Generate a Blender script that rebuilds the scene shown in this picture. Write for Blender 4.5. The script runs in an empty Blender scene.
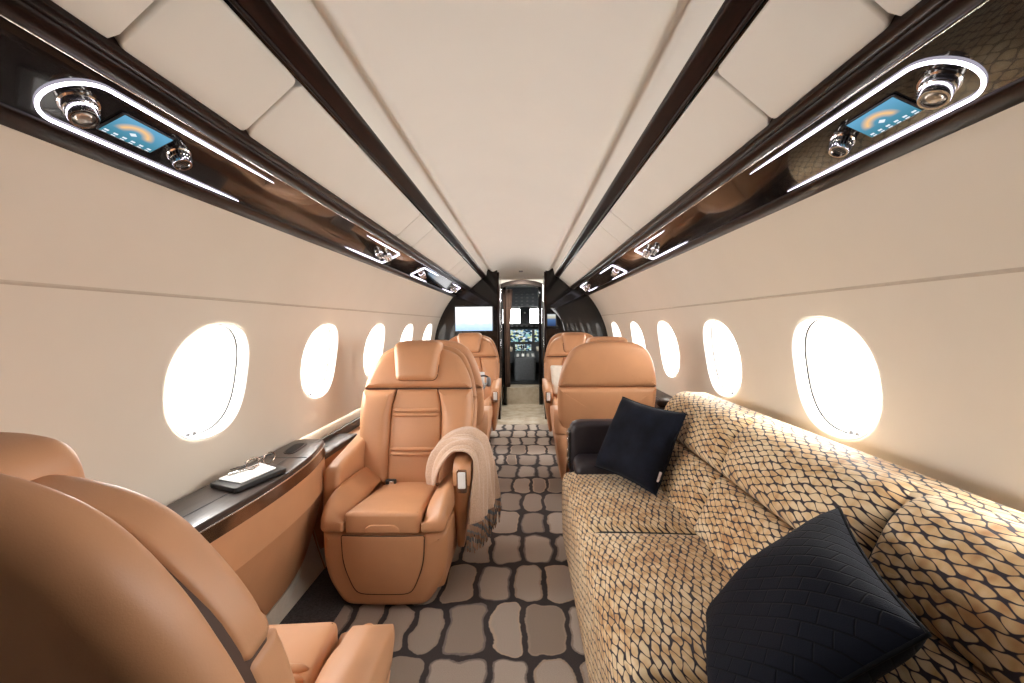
import bpy, math, random
import numpy as np
from mathutils import Vector, Matrix
random.seed(7)
PI = math.pi
sc = bpy.context.scene
COL = sc.collection

# ------------------------------------------------------------------ materials
def new_mat(name):
    m = bpy.data.materials.new(name); m.use_nodes = True
    nt = m.node_tree; nt.nodes.clear()
    out = nt.nodes.new('ShaderNodeOutputMaterial')
    return m, nt, out
def N(nt, typ, **kw):
    n = nt.nodes.new(typ)
    for k, v in kw.items():
        if k in ('inp',):
            for a, b in v.items(): n.inputs[a].default_value = b
        else: setattr(n, k, v)
    return n
def L(nt, a, b): nt.links.new(a, b)
def math_(nt, op, a, b=None, c=None, clamp=False):
    n = nt.nodes.new('ShaderNodeMath'); n.operation = op; n.use_clamp = clamp
    for i, v in enumerate((a, b, c)):
        if v is None: continue
        if isinstance(v, (int, float)): n.inputs[i].default_value = v
        else: nt.links.new(v, n.inputs[i])
    return n.outputs[0]
def ramp(nt, fac, stops, interp='LINEAR'):
    r = nt.nodes.new('ShaderNodeValToRGB'); cr = r.color_ramp; cr.interpolation = interp
    while len(cr.elements) < len(stops): cr.elements.new(0.5)
    for e, (p, c) in zip(cr.elements, stops):
        e.position = p; e.color = (*c, 1) if len(c) == 3 else c
    nt.links.new(fac, r.inputs[0]); return r.outputs[0]
def mix(nt, fac, a, b):
    n = nt.nodes.new('ShaderNodeMix'); n.data_type = 'RGBA'
    for idx, v in ((0, fac), (6, a), (7, b)):
        if isinstance(v, (int, float)): n.inputs[idx].default_value = v
        elif isinstance(v, tuple): n.inputs[idx].default_value = (*v, 1) if len(v) == 3 else v
        else: nt.links.new(v, n.inputs[idx])
    return n.outputs[2]
def pbsdf(nt, out, **kw):
    p = nt.nodes.new('ShaderNodeBsdfPrincipled')
    for k, v in kw.items():
        k = k.replace('_', ' ')
        if isinstance(v, tuple) and len(v) == 3: v = (*v, 1)
        p.inputs[k].default_value = v
    nt.links.new(p.outputs[0], out.inputs[0]); return p
def coords(nt, scale=(1, 1, 1)):
    t = nt.nodes.new('ShaderNodeTexCoord'); mp = nt.nodes.new('ShaderNodeMapping')
    mp.inputs['Scale'].default_value = scale
    nt.links.new(t.outputs['Object'], mp.inputs[0]); return mp.outputs[0]
def noise(nt, vec, scale, detail=3, rough=.55):
    n = nt.nodes.new('ShaderNodeTexNoise'); n.inputs['Scale'].default_value = scale
    n.inputs['Detail'].default_value = detail; n.inputs['Roughness'].default_value = rough
    nt.links.new(vec, n.inputs['Vector']); return n.outputs[0]
def bump(nt, p, h, strength=.2, dist=.002):
    b = nt.nodes.new('ShaderNodeBump'); b.inputs['Strength'].default_value = strength
    b.inputs['Distance'].default_value = dist
    nt.links.new(h, b.inputs['Height']); nt.links.new(b.outputs[0], p.inputs['Normal'])

def simple(name, col, rough=.5, metal=0, spec=.5, coat=0, var=0.06, nscale=30, bmp=0, bscale=300, coat_rough=.03, sheen=0):
    m, nt, out = new_mat(name)
    p = pbsdf(nt, out, Base_Color=col, Roughness=rough, Metallic=metal, Coat_Weight=coat, Coat_Roughness=coat_rough)
    p.inputs['Specular IOR Level'].default_value = spec
    p.inputs['Sheen Weight'].default_value = sheen
    v = coords(nt)
    if var:
        f = noise(nt, v, nscale)
        lo = tuple(max(0, c * (1 - var)) for c in col); hi = tuple(min(1, c * (1 + var)) for c in col)
        L(nt, ramp(nt, f, [(.3, lo), (.7, hi)]), p.inputs['Base Color'])
    if bmp: bump(nt, p, noise(nt, v, bscale, 2), bmp, .001)
    return m
def emit(name, col, strength):
    m, nt, out = new_mat(name)
    e = N(nt, 'ShaderNodeEmission'); e.inputs[0].default_value = (*col, 1); e.inputs[1].default_value = strength
    L(nt, e.outputs[0], out.inputs[0]); return m
def lacquer(name, dark, light, sc_=(9, 1.2, 9), coat=.5, spec=.35, rough=.2):
    m, nt, out = new_mat(name)
    p = pbsdf(nt, out, Roughness=rough, Coat_Weight=coat, Coat_Roughness=.015)
    p.inputs['Specular IOR Level'].default_value = spec
    f = noise(nt, coords(nt, sc_), 6, 6, .6)
    L(nt, ramp(nt, f, [(.35, dark), (.7, light)]), p.inputs['Base Color']); return m

M = {}
M['leather'] = simple('tan_leather', (.53, .265, .132), .46, var=.07, nscale=5, bmp=.12, bscale=420, spec=.5)
M['seam'] = simple('leather_seam_shadow', (.06, .024, .011), .7)
M['stitch'] = simple('pale_stitching', (.55, .34, .2), .7)
M['cream'] = simple('cream_liner', (.68, .62, .53), .55, var=.015, nscale=4, bmp=.03, bscale=200, spec=.3)
M['ceil'] = simple('pale_headliner', (.80, .785, .745), .6, var=.012, nscale=4, bmp=.03, bscale=200, spec=.25)
M['bin'] = simple('cream_bin_leather', (.76, .735, .68), .5, var=.015, nscale=6, bmp=.05, bscale=350, spec=.35)
M['groove'] = simple('liner_groove', (.50, .43, .345), .8)
M['lacq'] = lacquer('dark_wood_lacquer', (.008, .004, .003), (.024, .010, .007), coat=.05, spec=.10, rough=.30)
M['lacq2'] = lacquer('black_lacquer', (.005, .004, .004), (.010, .008, .008), coat=.42, spec=.22, rough=.1)
M['bulk'] = lacquer('bulkhead_lacquer', (.005, .004, .004), (.010, .008, .007), coat=.45, spec=.2, rough=.25)
M['wood'] = lacquer('dark_veneer', (.022, .015, .013), (.060, .042, .036), (30, 1.5, 30), coat=.22, spec=.3, rough=.32)
M['chrome'] = simple('polished_chrome', (.75, .73, .72), .12, metal=1, var=.03)
M['satin'] = simple('satin_silver', (.62, .58, .54), .35, metal=1, var=.2, nscale=40)
M['bronze'] = simple('brushed_bronze', (.42, .33, .27), .22, metal=1, var=.1, nscale=12)
M['edgemetal'] = simple('dark_bronze_metal', (.20, .155, .13), .16, metal=1, var=.25, nscale=9)
M['black'] = simple('black_plastic', (.012, .012, .013), .35)
M['grey'] = simple('grey_plastic', (.16, .165, .175), .45)
M['slot'] = simple('shadow_slot', (.02, .02, .02), .9)
M['entry'] = simple('matte_dark_entry_panel', (.012, .009, .008), .85, spec=.08)
M['midgrey'] = simple('slate_panel', (.075, .085, .095), .45, var=.2, nscale=40)
M['winwhite'] = simple('white_window_plastic', (.86, .84, .80), .4, var=.01)
M['white'] = simple('white_paper', (.85, .85, .84), .6, var=.02)
M['screenwhite'] = emit('handset_screen_glow', (.95, .97, 1), .9)
M['led'] = emit('white_violet_led', (.90, .84, 1.0), 7)
M['navy'] = simple('navy_velvet', (.006, .0075, .014), .8, var=.5, nscale=14, bmp=.35, bscale=140, sheen=.04, spec=.1)
M['darkleather'] = simple('aubergine_leather', (.018, .013, .017), .45, var=.15, bmp=.12, bscale=350)
M['creamcloth'] = simple('cream_cushion_cloth', (.72, .66, .57), .85, bmp=.2, bscale=260)
M['curtain'] = simple('brown_curtain', (.055, .028, .018), .75, var=.3, nscale=12)
M['tag'] = simple('pale_fabric_tag', (.55, .45, .42), .8)
M['marble'] = None
M['fringe'] = None

# quilted navy weave
def m_quilt():
    m, nt, out = new_mat('navy_quilted_cloth')
    p = pbsdf(nt, out, Base_Color=(.006, .008, .016), Roughness=.85)
    p.inputs['Sheen Weight'].default_value = .02; p.inputs['Specular IOR Level'].default_value = .12
    t = N(nt, 'ShaderNodeTexCoord'); mp = N(nt, 'ShaderNodeMapping'); L(nt, t.outputs['UV'], mp.inputs[0])
    mp.inputs['Scale'].default_value = (12, 12, 1); mp.inputs['Rotation'].default_value = (0, 0, PI / 4)
    b = N(nt, 'ShaderNodeTexBrick'); L(nt, mp.outputs[0], b.inputs['Vector'])
    b.inputs['Scale'].default_value = 1; b.inputs['Mortar Size'].default_value = .07; b.inputs['Mortar Smooth'].default_value = 1
    b.inputs['Brick Width'].default_value = 1.6; b.inputs['Row Height'].default_value = .8
    inv = math_(nt, 'SUBTRACT', 1, b.outputs['Fac'])
    nz = noise(nt, mp.outputs[0], 14, 3)
    h = math_(nt, 'ADD', inv, math_(nt, 'MULTIPLY', nz, .35))
    bump(nt, p, h, .45, .005)
    L(nt, mix(nt, inv, (.002, .0024, .004), (.0042, .0055, .011)), p.inputs['Base Color'])
    return m
M['quilt'] = m_quilt()

# leaf-net upholstery, coordinates (length along Y, girth x+z)
def m_fabric(name, k):
    m, nt, out = new_mat(name)
    p = pbsdf(nt, out, Roughness=.75); p.inputs['Sheen Weight'].default_value = .15
    p.inputs['Specular IOR Level'].default_value = .25
    t = N(nt, 'ShaderNodeTexCoord'); s = N(nt, 'ShaderNodeSeparateXYZ'); L(nt, t.outputs['Object'], s.inputs[0])
    X, Y, Z = s.outputs
    g = math_(nt, 'MULTIPLY', math_(nt, 'ADD', X, Z), k)
    cb = N(nt, 'ShaderNodeCombineXYZ'); L(nt, g, cb.inputs[0]); L(nt, Y, cb.inputs[1])
    n1 = math_(nt, 'SUBTRACT', noise(nt, cb.outputs[0], 17, 2), .5)
    cb2 = N(nt, 'ShaderNodeCombineXYZ'); L(nt, Y, cb2.inputs[0]); L(nt, g, cb2.inputs[1]); cb2.inputs[2].default_value = 4.7
    n2 = math_(nt, 'SUBTRACT', noise(nt, cb2.outputs[0], 14, 2), .5)
    gg = math_(nt, 'ADD', g, math_(nt, 'MULTIPLY', n1, .016))
    yy = math_(nt, 'ADD', Y, math_(nt, 'MULTIPLY', n2, .040))
    # wavy slant
    gg = math_(nt, 'ADD', gg, math_(nt, 'MULTIPLY', math_(nt, 'SINE', math_(nt, 'MULTIPLY', yy, 2 * PI / .052)), .0016))
    A = math_(nt, 'MULTIPLY', gg, 2 * PI / .0232)
    B = math_(nt, 'MULTIPLY', yy, 2 * PI / .0600)
    cc = math_(nt, 'ADD', math_(nt, 'COSINE', A), math_(nt, 'COSINE', B))
    e = math_(nt, 'ABSOLUTE', cc)
    th = math_(nt, 'ADD', math_(nt, 'MULTIPLY', math_(nt, 'SUBTRACT', noise(nt, cb.outputs[0], 26, 2), .38), 1.25, clamp=True), .10)
    line = math_(nt, 'DIVIDE', math_(nt, 'SUBTRACT', e, th), .22, clamp=True)
    # colour inside the leaves
    v1 = noise(nt, cb.outputs[0], 30, 1); v2 = noise(nt, cb.outputs[0], 5, 2)
    thread = noise(nt, cb2.outputs[0], 420, 2)
    f = math_(nt, 'ADD', math_(nt, 'MULTIPLY', v1, .5), math_(nt, 'MULTIPLY', v2, .5))
    colr = ramp(nt, f, [(.34, (.46, .24, .10)), (.46, (.66, .45, .235)), (.60, (.80, .65, .43))])
    colr = mix(nt, math_(nt, 'MULTIPLY', thread, .25), colr, (.30, .17, .08))
    L(nt, mix(nt, line, (.030, .022, .032), colr), p.inputs['Base Color'])
    bump(nt, p, math_(nt, 'ADD', line, math_(nt, 'MULTIPLY', thread, .3)), .35, .002)
    return m
M['fab'] = m_fabric('leaf_net_upholstery', 1.0)
M['fabback'] = m_fabric('leaf_net_upholstery_back', .76)

def m_carpet():
    m, nt, out = new_mat('stone_pattern_carpet')
    p = pbsdf(nt, out, Roughness=.9); p.inputs['Specular IOR Level'].default_value = .15
    t = N(nt, 'ShaderNodeTexCoord'); s = N(nt, 'ShaderNodeSeparateXYZ'); L(nt, t.outputs['Object'], s.inputs[0])
    o = t.outputs['Object']
    X, Y = s.outputs[0], s.outputs[1]
    d1 = math_(nt, 'SUBTRACT', noise(nt, o, 5.5, 2), .5)
    ofs = N(nt, 'ShaderNodeVectorMath'); ofs.operation = 'ADD'; L(nt, o, ofs.inputs[0]); ofs.inputs[1].default_value = (7.3, 2.1, 4)
    d2 = math_(nt, 'SUBTRACT', noise(nt, ofs.outputs[0], 5.5, 2), .5)
    x = math_(nt, 'ADD', X, math_(nt, 'MULTIPLY', d1, .07))
    y = math_(nt, 'ADD', Y, math_(nt, 'MULTIPLY', d2, .13))
    RP = .30; CP = .138
    yr = math_(nt, 'DIVIDE', y, RP)
    row = math_(nt, 'FLOOR', yr)
    fy = math_(nt, 'SUBTRACT', yr, row)
    dy = math_(nt, 'MULTIPLY', math_(nt, 'MINIMUM', fy, math_(nt, 'SUBTRACT', 1, fy)), RP)
    w = math_(nt, 'ADD', math_(nt, 'DIVIDE', x, CP), math_(nt, 'MULTIPLY', row, 37.73))
    v = N(nt, 'ShaderNodeTexVoronoi'); v.voronoi_dimensions = '1D'; v.feature = 'DISTANCE_TO_EDGE'
    v.inputs['Scale'].default_value = 1; v.inputs['Randomness'].default_value = 1.0
    L(nt, w, v.inputs['W']); dx = math_(nt, 'MULTIPLY', v.outputs['Distance'], CP)
    vc = N(nt, 'ShaderNodeTexVoronoi'); vc.voronoi_dimensions = '1D'; vc.feature = 'F1'
    vc.inputs['Scale'].default_value = 1; vc.inputs['Randomness'].default_value = 1.0; L(nt, w, vc.inputs['W'])
    r = .056
    ax = math_(nt, 'MAXIMUM', math_(nt, 'SUBTRACT', r, dx), 0.0); ay = math_(nt, 'MAXIMUM', math_(nt, 'SUBTRACT', r, dy), 0.0)
    dist = math_(nt, 'SUBTRACT', r, math_(nt, 'SQRT', math_(nt, 'ADD', math_(nt, 'MULTIPLY', ax, ax), math_(nt, 'MULTIPLY', ay, ay))))
    edge = math_(nt, 'ADD', dist, math_(nt, 'MULTIPLY', math_(nt, 'SUBTRACT', noise(nt, o, 90, 2), .5), .008))
    inside = math_(nt, 'DIVIDE', math_(nt, 'SUBTRACT', edge, .009), .003, clamp=True)
    rim = math_(nt, 'DIVIDE', math_(nt, 'SUBTRACT', edge, .0165), .004, clamp=True)
    sep = N(nt, 'ShaderNodeSeparateColor'); L(nt, vc.outputs['Color'], sep.inputs[0])
    stone = ramp(nt, sep.outputs[0], [(0, (.34, .285, .24)), (.5, (.50, .435, .38)), (1, (.64, .575, .51))])
    pile = noise(nt, o, 320, 2)
    stone = mix(nt, math_(nt, 'MULTIPLY', pile, .6), stone, (.20, .155, .13))
    rimc = mix(nt, sep.outputs[1], (.20, .175, .17), (.52, .42, .33))
    stone = mix(nt, rim, rimc, stone)
    grout = mix(nt, pile, (.036, .031, .034), (.085, .075, .078))
    L(nt, mix(nt, inside, grout, stone), p.inputs['Base Color'])
    bump(nt, p, math_(nt, 'ADD', pile, math_(nt, 'MULTIPLY', inside, .5)), .6, .005)
    return m
M['carpet'] = m_carpet()
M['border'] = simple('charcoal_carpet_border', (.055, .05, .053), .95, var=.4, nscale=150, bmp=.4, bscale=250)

def m_marble():
    m, nt, out = new_mat('beige_stone_floor')
    p = pbsdf(nt, out, Roughness=.25)
    f = noise(nt, coords(nt), 6, 6, .65)
    L(nt, ramp(nt, f, [(.3, (.36, .29, .21)), (.5, (.52, .45, .35)), (.7, (.62, .56, .46))]), p.inputs['Base Color']); return m
M['marble'] = m_marble()

def m_throw():
    m, nt, out = new_mat('camel_wool')
    p = pbsdf(nt, out, Roughness=.95); p.inputs['Sheen Weight'].default_value = .3
    f = noise(nt, coords(nt), 220, 2)
    L(nt, ramp(nt, f, [(.3, (.46, .31, .215)), (.7, (.62, .44, .325))]), p.inputs['Base Color'])
    bump(nt, p, f, .4, .002); return m
M['throw'] = m_throw()
def m_fringe():
    m, nt, out = new_mat('striped_wool_fringe')
    p = pbsdf(nt, out, Roughness=.95)
    t = N(nt, 'ShaderNodeTexCoord'); s = N(nt, 'ShaderNodeSeparateXYZ'); L(nt, t.outputs['Object'], s.inputs[0])
    w = math_(nt, 'FRACT', math_(nt, 'MULTIPLY', math_(nt, 'ADD', s.outputs[1], s.outputs[2]), 13))
    L(nt, ramp(nt, w, [(0, (.40, .25, .17)), (.35, (.13, .14, .15)), (.6, (.30, .17, .11)), (.85, (.20, .2, .2))], 'CONSTANT'), p.inputs['Base Color'])
    return m
M['fringe'] = m_fringe()

def m_glass():
    m, nt, out = new_mat('window_glass')
    a = N(nt, 'ShaderNodeBsdfTransparent'); b = N(nt, 'ShaderNodeBsdfGlossy'); b.inputs['Roughness'].default_value = .02
    fr = N(nt, 'ShaderNodeFresnel'); fr.inputs[0].default_value = 1.45
    ms = N(nt, 'ShaderNodeMixShader'); L(nt, fr.outputs[0], ms.inputs[0]); L(nt, a.outputs[0], ms.inputs[1]); L(nt, b.outputs[0], ms.inputs[2])
    L(nt, ms.outputs[0], out.inputs[0]); return m
M['glass'] = m_glass()

def m_display(name, kind, strength):
    m, nt, out = new_mat(name)
    e = N(nt, 'ShaderNodeEmission'); e.inputs[1].default_value = strength
    t = N(nt, 'ShaderNodeTexCoord'); s = N(nt, 'ShaderNodeSeparateXYZ'); L(nt, t.outputs['UV'], s.inputs[0]); u, v = s.outputs[0], s.outputs[1]
    if kind == 'weather':
        base = ramp(nt, v, [(0, (.05, .20, .27)), (1, (.14, .38, .58))])
        dx = math_(nt, 'SUBTRACT', u, .55); dy = math_(nt, 'MULTIPLY', math_(nt, 'SUBTRACT', v, .38), .75)
        r = math_(nt, 'SQRT', math_(nt, 'ADD', math_(nt, 'MULTIPLY', dx, dx), math_(nt, 'MULTIPLY', dy, dy)))
        arc = math_(nt, 'SUBTRACT', 1, math_(nt, 'DIVIDE', math_(nt, 'ABSOLUTE', math_(nt, 'SUBTRACT', r, .26)), .13), clamp=True)
        up = math_(nt, 'DIVIDE', math_(nt, 'SUBTRACT', v, .35), .15, clamp=True)
        col = mix(nt, math_(nt, 'MULTIPLY', math_(nt, 'MULTIPLY', arc, up), .95), base, (.95, .55, .22))
        # rows of small white glyphs
        bx = math_(nt, 'FRACT', math_(nt, 'MULTIPLY', u, 6)); inx = math_(nt, 'LESS_THAN', math_(nt, 'ABSOLUTE', math_(nt, 'SUBTRACT', bx, .5)), .24)
        iny = math_(nt, 'LESS_THAN', math_(nt, 'ABSOLUTE', math_(nt, 'SUBTRACT', v, .12)), .035)
        iny2 = math_(nt, 'LESS_THAN', math_(nt, 'ABSOLUTE', math_(nt, 'SUBTRACT', v, .02)), .02)
        dot = math_(nt, 'LESS_THAN', math_(nt, 'ADD', math_(nt, 'MULTIPLY', math_(nt, 'ABSOLUTE', dx), 1.2), math_(nt, 'ABSOLUTE', math_(nt, 'SUBTRACT', v, .40))), .09)
        g = math_(nt, 'MAXIMUM', math_(nt, 'MULTIPLY', inx, math_(nt, 'MAXIMUM', iny, iny2)), dot)
        col = mix(nt, math_(nt, 'MULTIPLY', g, .9), col, (.85, .92, 1))
    elif kind == 'sea':
        sv = math_(nt, 'ADD', v, math_(nt, 'MULTIPLY', math_(nt, 'SUBTRACT', noise(nt, t.outputs['UV'], 5, 3), .5), .25))
        col = ramp(nt, sv, [(0, (.45, .66, .90)), (.22, (.62, .78, .95)), (.38, (.92, .90, .90)), (.6, (.98, .97, .98)), (1, (1, 1, 1))])
    elif kind == 'panel':
        col = ramp(nt, v, [(0, (.03, .06, .16)), (.55, (.10, .20, .42)), (.7, (.65, .60, .45)), (1, (.82, .88, .90))])
    else:
        vo = N(nt, 'ShaderNodeTexVoronoi'); vo.inputs['Scale'].default_value = 9; L(nt, t.outputs['UV'], vo.inputs[0])
        sp = N(nt, 'ShaderNodeSeparateColor'); L(nt, vo.outputs['Color'], sp.inputs[0])
        col = ramp(nt, sp.outputs[0], [(0, (.60, .75, .80)), (.2, (.03, .07, .12)), (.45, (.25, .45, .62)), (.58, (.02, .05, .08)), (.70, (.70, .74, .36)), (.78, (.04, .10, .14)), (.86, (.30, .60, .55)), (.93, (.85, .92, .95))], 'CONSTANT')
    L(nt, col, e.inputs[0]); L(nt, e.outputs[0], out.inputs[0]); return m
M['weather'] = m_display('weather_display', 'weather', 1.1)
M['sea'] = m_display('seascape_display', 'sea', 1.3)
M['panel'] = m_display('touch_display', 'panel', .9)
M['avionics'] = m_display('avionics_display', 'av', 1.0)

# ------------------------------------------------------------------ object helpers
def mk(name, verts, faces, mat, parent=None, smooth=True, uvs=None, auto=None):
    me = bpy.data.meshes.new(name)
    me.from_pydata([tuple(v) for v in verts], [], faces); me.update()
    me.materials.append(M[mat] if isinstance(mat, str) else mat)
    if smooth:
        me.polygons.foreach_set('use_smooth', [True] * len(me.polygons))
        if auto: me.set_sharp_from_angle(angle=math.radians(auto))
    if uvs:
        ul = me.uv_layers.new(name='UVMap')
        for lp in me.loops: ul.data[lp.index].uv = uvs[lp.vertex_index]
    o = bpy.data.objects.new(name, me); COL.objects.link(o)
    if parent: o.parent = parent
    return o
class MB:
    def __init__(s): s.v = []; s.f = []
    def add(s, vf):
        b = len(s.v); s.v += list(vf[0]); s.f += [tuple(i + b for i in f) for f in vf[1]]; return s
    def build(s, name, mat, parent=None, smooth=True, auto=None): return mk(name, s.v, s.f, mat, parent, smooth, auto=auto)
def thing(name, label, cat, loc=(0, 0, 0), rz=0, group=None):
    o = bpy.data.objects.new(name, None); COL.objects.link(o); o.empty_display_size = .05
    o.location = loc; o.rotation_euler = (0, 0, rz); return tag(o, label, cat, group)
def tag(o, label, cat, group=None):
    o['label'] = label; o['category'] = cat
    if group: o['group'] = group
    return o
def struct(o): o['kind'] = 'structure'; return o
def copy_tree(root, loc, rz, label, group=None):
    r = root.copy(); COL.objects.link(r); r.location = loc; r.rotation_euler = (0, 0, rz); r['label'] = label
    if group: r['group'] = group
    def rec(src, dst):
        for ch in list(src.children):
            c = ch.copy(); COL.objects.link(c); c.parent = dst; rec(ch, c)
    rec(root, r); return r

def resample(pts, n, closed=True):
    P = [Vector(p) for p in pts]
    if closed: P = P + [P[0]]
    d = [0]
    for a, b in zip(P, P[1:]): d.append(d[-1] + (b - a).length)
    T = d[-1]; out = []; j = 0
    cnt = n if closed else n - 1
    for i in range(n):
        t = T * i / cnt
        while j < len(d) - 2 and d[j + 1] < t: j += 1
        k = (t - d[j]) / max(1e-9, d[j + 1] - d[j]); out.append(P[j].lerp(P[j + 1], min(1, k)))
    return out
def roundpoly(pts, r, seg=8):
    out = []; n = len(pts)
    for i in range(n):
        p = Vector(pts[i]); a = Vector(pts[i - 1]); b = Vector(pts[(i + 1) % n])
        rr = r[i] if isinstance(r, (list, tuple)) else r
        da, db = (a - p), (b - p)
        ra = min(rr, da.length * .49); rb = min(rr, db.length * .49)
        s = p + da.normalized() * ra; e = p + db.normalized() * rb
        for k in range(seg + 1):
            t = k / seg; out.append((1 - t) ** 2 * s + 2 * t * (1 - t) * p + t * t * e)
    return out
def rrect(w, h, r): return roundpoly([(-w / 2, -h / 2), (w / 2, -h / 2), (w / 2, h / 2), (-w / 2, h / 2)], r)
def area2(P): return sum(a.x * b.y - b.x * a.y for a, b in zip(P, P[1:] + P[:1])) / 2
def spline(pts, n=60, closed=False):
    P = [Vector(p) for p in pts]; out = []; m = len(P)
    segs = m if closed else m - 1
    per = max(2, n // segs)
    for i in range(segs):
        p1, p2 = P[i], P[(i + 1) % m]
        p0 = P[i - 1] if (closed or i > 0) else p1 * 2 - p2
        p3 = P[(i + 2) % m] if (closed or i + 2 < m) else p2 * 2 - p1
        for k in range(per):
            t = k / per
            out.append(.5 * ((2 * p1) + (p2 - p0) * t + (2 * p0 - 5 * p1 + 4 * p2 - p3) * t * t + (3 * p1 - p0 - 3 * p2 + p3) * t ** 3))
    if not closed: out.append(P[-1])
    return out

def membrane(P, G=44):
    """smooth dome over a polygon (0 on its edge, 1 at its highest), as a sampling function"""
    xs = [p.x for p in P]; ys = [p.y for p in P]
    x0, x1, y0, y1 = min(xs), max(xs), min(ys), max(ys); w = max(1e-6, x1 - x0); h = max(1e-6, y1 - y0)
    cell = max(w, h) / G; nx = int(w / cell) + 5; ny = int(h / cell) + 5
    gx = x0 + (np.arange(nx) - 2) * cell; gy = y0 + (np.arange(ny) - 2) * cell
    X, Y = np.meshgrid(gx, gy, indexing='ij'); ins = np.zeros(X.shape, bool)
    for a, b in zip(P, P[1:] + P[:1]):
        if abs(b.y - a.y) < 1e-12: continue
        c = (a.y > Y) != (b.y > Y)
        ins ^= c & (X < (b.x - a.x) * (Y - a.y) / (b.y - a.y) + a.x)
    u = np.zeros(X.shape); iters = int(2.2 * min(nx, ny) ** 2) + 60; iters = min(iters, 1500)
    for _ in range(iters):
        v = u.copy(); v[1:-1, 1:-1] = .25 * (u[2:, 1:-1] + u[:-2, 1:-1] + u[1:-1, 2:] + u[1:-1, :-2] + 1)
        u = v * ins
    u = u / max(1e-9, u.max()); u = np.sqrt(np.maximum(u, 0)) * .25 + u * .75
    def f(x, y):
        i = min(max((x - gx[0]) / cell, 0), nx - 1.001); j = min(max((y - gy[0]) / cell, 0), ny - 1.001)
        a, b = int(i), int(j); p, q = i - a, j - b
        return (u[a, b] * (1 - p) + u[a + 1, b] * p) * (1 - q) + (u[a, b + 1] * (1 - p) + u[a + 1, b + 1] * p) * q
    return f
def puff(outline, d0, d1, xf, rf=.015, rb=.01, bulge=0., bulgeb=0., n=96, K=6, disp=None, es=5):
    """a padded solid: outline in (a,b), depth d0 (back) to d1 (front), rounded edges"""
    P = resample(outline, n)
    P = [Vector((p[0], p[1])) for p in P]
    if area2(P) < 0: P.reverse()
    nor = []
    for i in range(n):
        t = (P[(i + 1) % n] - P[i - 1]).normalized(); nor.append(Vector((-t.y, t.x)))
    for _ in range(max(2, n // 16)):
        nor = [(nor[i - 1] + nor[i] * 2 + nor[(i + 1) % n]).normalized() for i in range(n)]
    c = sum(P, Vector((0, 0))) / n
    mem = membrane(P) if (bulge or bulgeb) else None
    dome = (lambda p: float(mem(p.x, p.y))) if mem else (lambda p: 0)
    rings = []
    def inset(i): return [P[k] + nor[k] * i for k in range(n)]
    base = inset(rb)
    for k in range(K - 1, 0, -1):
        s = (K - k) / K
        q = [c + (p - c) * s for p in base]; rings.append((q, [d0 - bulgeb * dome(p) for p in q] if bulgeb else [d0] * n, False))
    for k in range(es + 1):
        a = PI / 2 * k / es
        rings.append((inset(rb * (1 - math.sin(a))), [d0 + rb * (1 - math.cos(a)) - (bulgeb * dome(p) if bulgeb else 0) * math.cos(a) for p in inset(rb * (1 - math.sin(a)))], False))
    for k in range(es + 1):
        a = PI / 2 * k / es
        rings.append((inset(rf * (1 - math.cos(a))), [d1 - rf * (1 - math.sin(a)) + (bulge * dome(p) if bulge else 0) * math.sin(a) for p in inset(rf * (1 - math.cos(a)))], False))
    base = inset(rf)
    for k in range(1, K):
        s = 1 - k / K
        q = [c + (p - c) * s for p in base]; rings.append((q, [d1 + bulge * dome(p) for p in q] if bulge else [d1] * n, True))
    V = []; Fc = []
    for pts, ds, fr in rings:
        for p, d in zip(pts, ds):
            dd = d + (disp(p.x, p.y) if (disp and fr) else 0)
            V.append(xf(p.x, p.y, dd))
    for r in range(len(rings) - 1):
        for k in range(n):
            k2 = (k + 1) % n
            Fc.append((r * n + k, r * n + k2, (r + 1) * n + k2, (r + 1) * n + k))
    b = len(V); V.append(xf(c.x, c.y, d0 - bulgeb * dome(c))); V.append(xf(c.x, c.y, d1 + bulge * dome(c) + (disp(c.x, c.y) if disp else 0)))
    last = (len(rings) - 1) * n
    for k in range(n):
        k2 = (k + 1) % n
        Fc.append((k2, k, b)); Fc.append((last + k, last + k2, b + 1))
    return V, Fc
def box(x0, x1, y0, y1, z0, z1, r=.004):
    cx, cy = (x0 + x1) / 2, (y0 + y1) / 2; w, h = abs(x1 - x0), abs(y1 - y0)
    rr = min(r, w * .45, h * .45, abs(z1 - z0) * .45)
    return puff(rrect(w, h, rr), z0, z1, lambda a, b, d: (cx + a, cy + b, d), rf=rr, rb=rr, n=64, K=2, es=3)
def plainbox(x0, x1, y0, y1, z0, z1):
    v = [(x, y, z) for x in (x0, x1) for y in (y0, y1) for z in (z0, z1)]
    return v, [(0, 1, 3, 2), (4, 6, 7, 5), (0, 4, 5, 1), (2, 3, 7, 6), (0, 2, 6, 4), (1, 5, 7, 3)]
def loft(rings, closed=True, caps=True):
    n = len(rings[0]); V = [p for r in rings for p in r]; Fc = []
    for r in range(len(rings) - 1):
        for k in range(n if closed else n - 1):
            k2 = (k + 1) % n
            Fc.append((r * n + k, r * n + k2, (r + 1) * n + k2, (r + 1) * n + k))
    if caps and closed:
        Fc.append(tuple(range(n - 1, -1, -1))); Fc.append(tuple((len(rings) - 1) * n + k for k in range(n)))
    return V, Fc
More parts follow.
